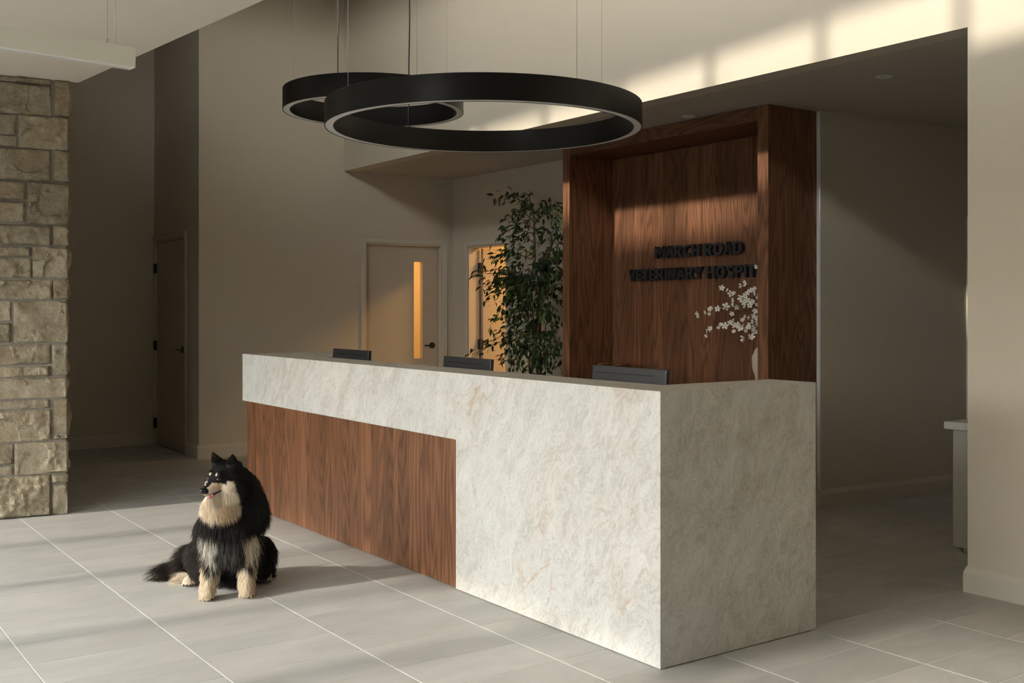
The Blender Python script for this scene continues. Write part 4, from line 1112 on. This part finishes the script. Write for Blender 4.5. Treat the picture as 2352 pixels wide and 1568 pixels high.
# fur: strands rooted on the body
body.calc_loop_triangles()
nt_ = len(body.loop_triangles); tri = np.empty(nt_*3, np.int32); body.loop_triangles.foreach_get('vertices', tri); tri = tri.reshape(-1, 3)
nrm_ = np.empty(nv*3, np.float32); body.vertices.foreach_get('normal', nrm_); nrm_ = nrm_.reshape(-1, 3).astype(float)
A, Bv, Cv = co[tri[:, 0]], co[tri[:, 1]], co[tri[:, 2]]
area = np.linalg.norm(np.cross(Bv-A, Cv-A), axis=1)/2
cen = (A+Bv+Cv)/3
hc = np.linalg.norm(cen-HSa, axis=1)
dens = area*(1 + 2.0*(hc < .16) + 3.5*(hc < .11))*np.where(cen[:, 1] > .45, .55, 1.0)
NF = 140000
ti = rng.choice(nt_, NF, p=dens/dens.sum())
r1, r2 = rng.random(NF), rng.random(NF); s1 = np.sqrt(r1)
w0, w1, w2 = 1-s1, s1*(1-r2), s1*r2
Pt = A[ti]*w0[:, None] + Bv[ti]*w1[:, None] + Cv[ti]*w2[:, None]
Nn = nrm_[tri[ti, 0]]*w0[:, None] + nrm_[tri[ti, 1]]*w1[:, None] + nrm_[tri[ti, 2]]*w2[:, None]
Nn /= np.linalg.norm(Nn, axis=1)[:, None]
fc, fk = coat(Pt, rng)
h = Pt - HSa; f, l, u = h @ FWa, h @ LFa, h @ UPa
keep = ~((f > .138) & (u > -.05)) & (Pt[:, 2] > .004)
for s in (-1, 1): keep &= (np.sqrt((f-.082)**2 + (l-.036*s)**2 + (u-.006)**2) > .015)
mouth_m = (f > .045) & (np.abs(u + .056 + (.11-f)*.05) < .007) & (np.abs(l) > .006) & (f < .135); keep &= ~mouth_m
Pt, Nn, fc, fk, f, l, u = [a[keep] for a in (Pt, Nn, fc, fk, f, l, u)]
n = len(Pt)
L = np.full(n, .066)
z, y, x = Pt[:, 2], Pt[:, 1], Pt[:, 0]
face = ((fk == 1) | (fk == 4)) & (f > .0)
L = np.where(z > .40, .070, L)                                    # mane
L = np.where(fk == 3, .070, L)
L = np.where(fk == 2, np.where(z < .032, .007, np.where(z < .07, .024, .040)), L)
L = np.where((fk == 0) & (z < .10) & (y > .2), .062, L)
ruff = (fk == 1) & (u < -.06)
L = np.where(face, np.clip(.010 + (.07-f)*.18, .006, .03), L)
L = np.where(ruff, .045, L)
topf = np.clip((z-.49)/.12, 0, 1)*(~face)*(fk == 0); top = topf > 0; L = L*(1-topf) + .024*topf
eart = (np.abs(np.abs(l)-.05) < .03) & (np.abs(f+.006) < .04) & (u > .065); L = np.where(eart, .008, L)
tail = (x < -.16) & (y > .36) & (z < .20); L = np.where(tail, .085, L)
for c_ in PAWS[2:]:
    nb = (np.hypot(x-c_.x, y-c_.y) < .12) & (y < c_.y+.07) & (z < .13) & (fk == 0); L = np.where(nb, .014, L)
    nb2 = (np.abs(x-c_.x) < .05) & (z >= .13) & (z < .20) & (y < c_.y+.05) & (fk == 0); L = np.where(nb2, .035, L)
L = L*rng.uniform(.65, 1.15, n)
down = np.array([0, 0, -1.0])
D = Nn*.48 + down*.95 + rng.normal(0, .10, (n, 3))
D[face] = (-FWa*.9 + Nn[face]*.25 + down*.15) + rng.normal(0, .12, (face.sum(), 3))
D[ruff] = (-FWa*.25 + Nn[ruff]*.45 + down*.95) + rng.normal(0, .12, (ruff.sum(), 3))
D[top] = D[top]*(1-topf[top])[:, None] + (Nn[top]*.5 - FWa*.8 + rng.normal(0, .12, (top.sum(), 3)))*topf[top][:, None]
D[eart] = Nn[eart]*.5 + UPa*.9 + rng.normal(0, .18, (eart.sum(), 3))
D[tail] = np.array([-.85, .0, -.18]) + Nn[tail]*.35 + rng.normal(0, .16, (tail.sum(), 3))
side = (fk == 0) & (z < .32) & ~tail
D[side] += np.stack([np.sign(x[side])*.22, np.zeros(side.sum()), np.zeros(side.sum())], 1)
feather = (fk == 2) & (y > .05); D[feather] += np.array([0, .45, 0])
D -= Nn*np.minimum(0, (D*Nn).sum(1)+.0)[:, None]*.85               # never grow into the body
D /= np.linalg.norm(D, axis=1)[:, None]
K = 5
tt = np.linspace(0, 1, K)
S_ = Pt[:, None, :] + D[:, None, :]*(L[:, None]*tt[None, :])[:, :, None] + down[None, None, :]*((L[:, None]*.30)*(tt[None, :]**2))[:, :, None]
# gather into locks
G_n = max(1, n//22); gi = rng.choice(n, G_n, replace=False)
kt = KDTree(G_n)
for i, q in enumerate(gi): kt.insert(Pt[q], i)
kt.balance()
near = np.array([gi[kt.find(p)[1]] for p in Pt])
okc = (np.abs(L - L[near]) < .02) & ((D*D[near]).sum(1) > .6)
amt = np.where(okc, .55, 0.0)*np.where(face, .25, 1)
gtip = S_[near]
S_ = S_ + (gtip - S_)*(amt[:, None]*(tt[None, :]**1.5))[:, :, None]
S_[:, :, 2] = np.maximum(S_[:, :, 2], .0025)
cur = bpy.data.hair_curves.new('fur'); cur.add_curves([K]*n)
cur.attributes['position'].data.foreach_set('vector', S_.astype(np.float32).ravel())
rad = cur.attributes.new('radius', 'FLOAT', 'POINT') if 'radius' not in cur.attributes else cur.attributes['radius']
rr_ = np.where(face, .00036, .00046)[:, None]*np.array([1, .95, .8, .55, .12])[None, :]
rad.data.foreach_set('value', rr_.astype(np.float32).ravel())
fc = np.clip(fc*rng.uniform(.8, 1.2, (n, 1)), 0, 1)
at2 = cur.attributes.new('coat', 'FLOAT_COLOR', 'CURVE')
at2.data.foreach_set('color', np.hstack([fc, np.ones((n, 1))]).astype(np.float32).ravel())
cur.materials.append(M['fur'])
fur = bpy.data.objects.new('fur', cur); COL.objects.link(fur); fur.parent = dog; fur['kind'] = 'stuff'

# face details
M['eye'] = plain('dog_eye', (0.018, 0.009, 0.005), 0.06, spec=0.7)
M['nose'] = plain('dog_nose', (0.010, 0.009, 0.009), 0.3, spec=0.5, bump=0.2, bscale=300)
M['tongue'] = plain('dog_tongue', (0.55, 0.22, 0.22), 0.4)
M['lip'] = plain('dog_lip', (0.012, 0.007, 0.006), 0.45)
M['tooth'] = plain('dog_tooth', (0.75, 0.70, 0.58), 0.35)
def dpart(bm, name, m, lab=None):
    for fc_ in bm.faces: fc_.smooth = True
    me = bpy.data.meshes.new(name); bm.to_mesh(me); bm.free(); me.materials.append(m)
    o = bpy.data.objects.new(name, me); COL.objects.link(o); o.parent = dog
    if lab: o['label'] = lab
    return o
from mathutils.bvhtree import BVHTree
BV = BVHTree.FromPolygons([Vector(c) for c in co], [tuple(p.vertices) for p in body.polygons])
for s in (-1, 1):
    o_, t_ = hd(.25, .11*s, .02), hd(.06, .026*s, .006)
    hit = BV.ray_cast(o_, (t_-o_).normalized())[0]
    hit = (hit if hit is not None else hd(.082, .035*s, .006)) + (t_-o_).normalized()*.004
    bm = bmesh.new(); ellipsoid(bm, hit, (.0125, .0125, .0108), None, 3); dpart(bm, 'eye', M['eye'], 'dark glossy eye')
bm = bmesh.new(); ellipsoid(bm, hd(.158, 0, -.026), (.016, .0165, .0125), None, 3); ellipsoid(bm, hd(.155, .008, -.034), (.010, .009, .009), None, 2); ellipsoid(bm, hd(.155, -.008, -.034), (.010, .009, .009), None, 2)
dpart(bm, 'nose', M['nose'], 'black nose')
bm = bmesh.new()
for s in (-1, 1):
    tube(bm, [hd(.046, .043*s, -.042), hd(.062, .037*s, -.049), hd(.085, .0285*s, -.056), hd(.110, .0195*s, -.060), hd(.130, .010*s, -.062)], [.0012, .0030, .0042, .0050, .0045], 8)
tube(bm, [hd(.075, 0, -.058), hd(.128, 0, -.062)], [.018, .013], 10)
dpart(bm, 'mouth', M['lip'], 'dark open mouth')
bm = bmesh.new(); tube(bm, [hd(.085, .008, -.063), hd(.112, .009, -.0635), hd(.133, .008, -.066), hd(.137, .007, -.068)], [.012, .014, .011, .004], 10); dpart(bm, 'tongue', M['tongue'], 'pink tongue')
bm = bmesh.new()
tube(bm, [hd(.121, .021, -.066), hd(.1215, .021, -.057), hd(.122, .021, -.052)], [.0032, .0024, .0006], 6); dpart(bm, 'tooth', M['tooth'])
for c, w in zip(PAWS, (1, 1, .9, .9)):
    for dx, dy in ((-.026, -.012), (-.009, -.026), (.010, -.027), (.027, -.013)):
        p = c + Vector((dx*w, dy*w - .014, .011)); bm = bmesh.new()
        tube(bm, [p, p+Vector((0, -.007, -.003)), p+Vector((0, -.012, -.008))], [.0042, .0035, .001], 6); dpart(bm, 'claw', M['lip'])
SC.cycles_curves.shape = 'RIBBONS' if hasattr(SC, 'cycles_curves') else 'RIBBONS'
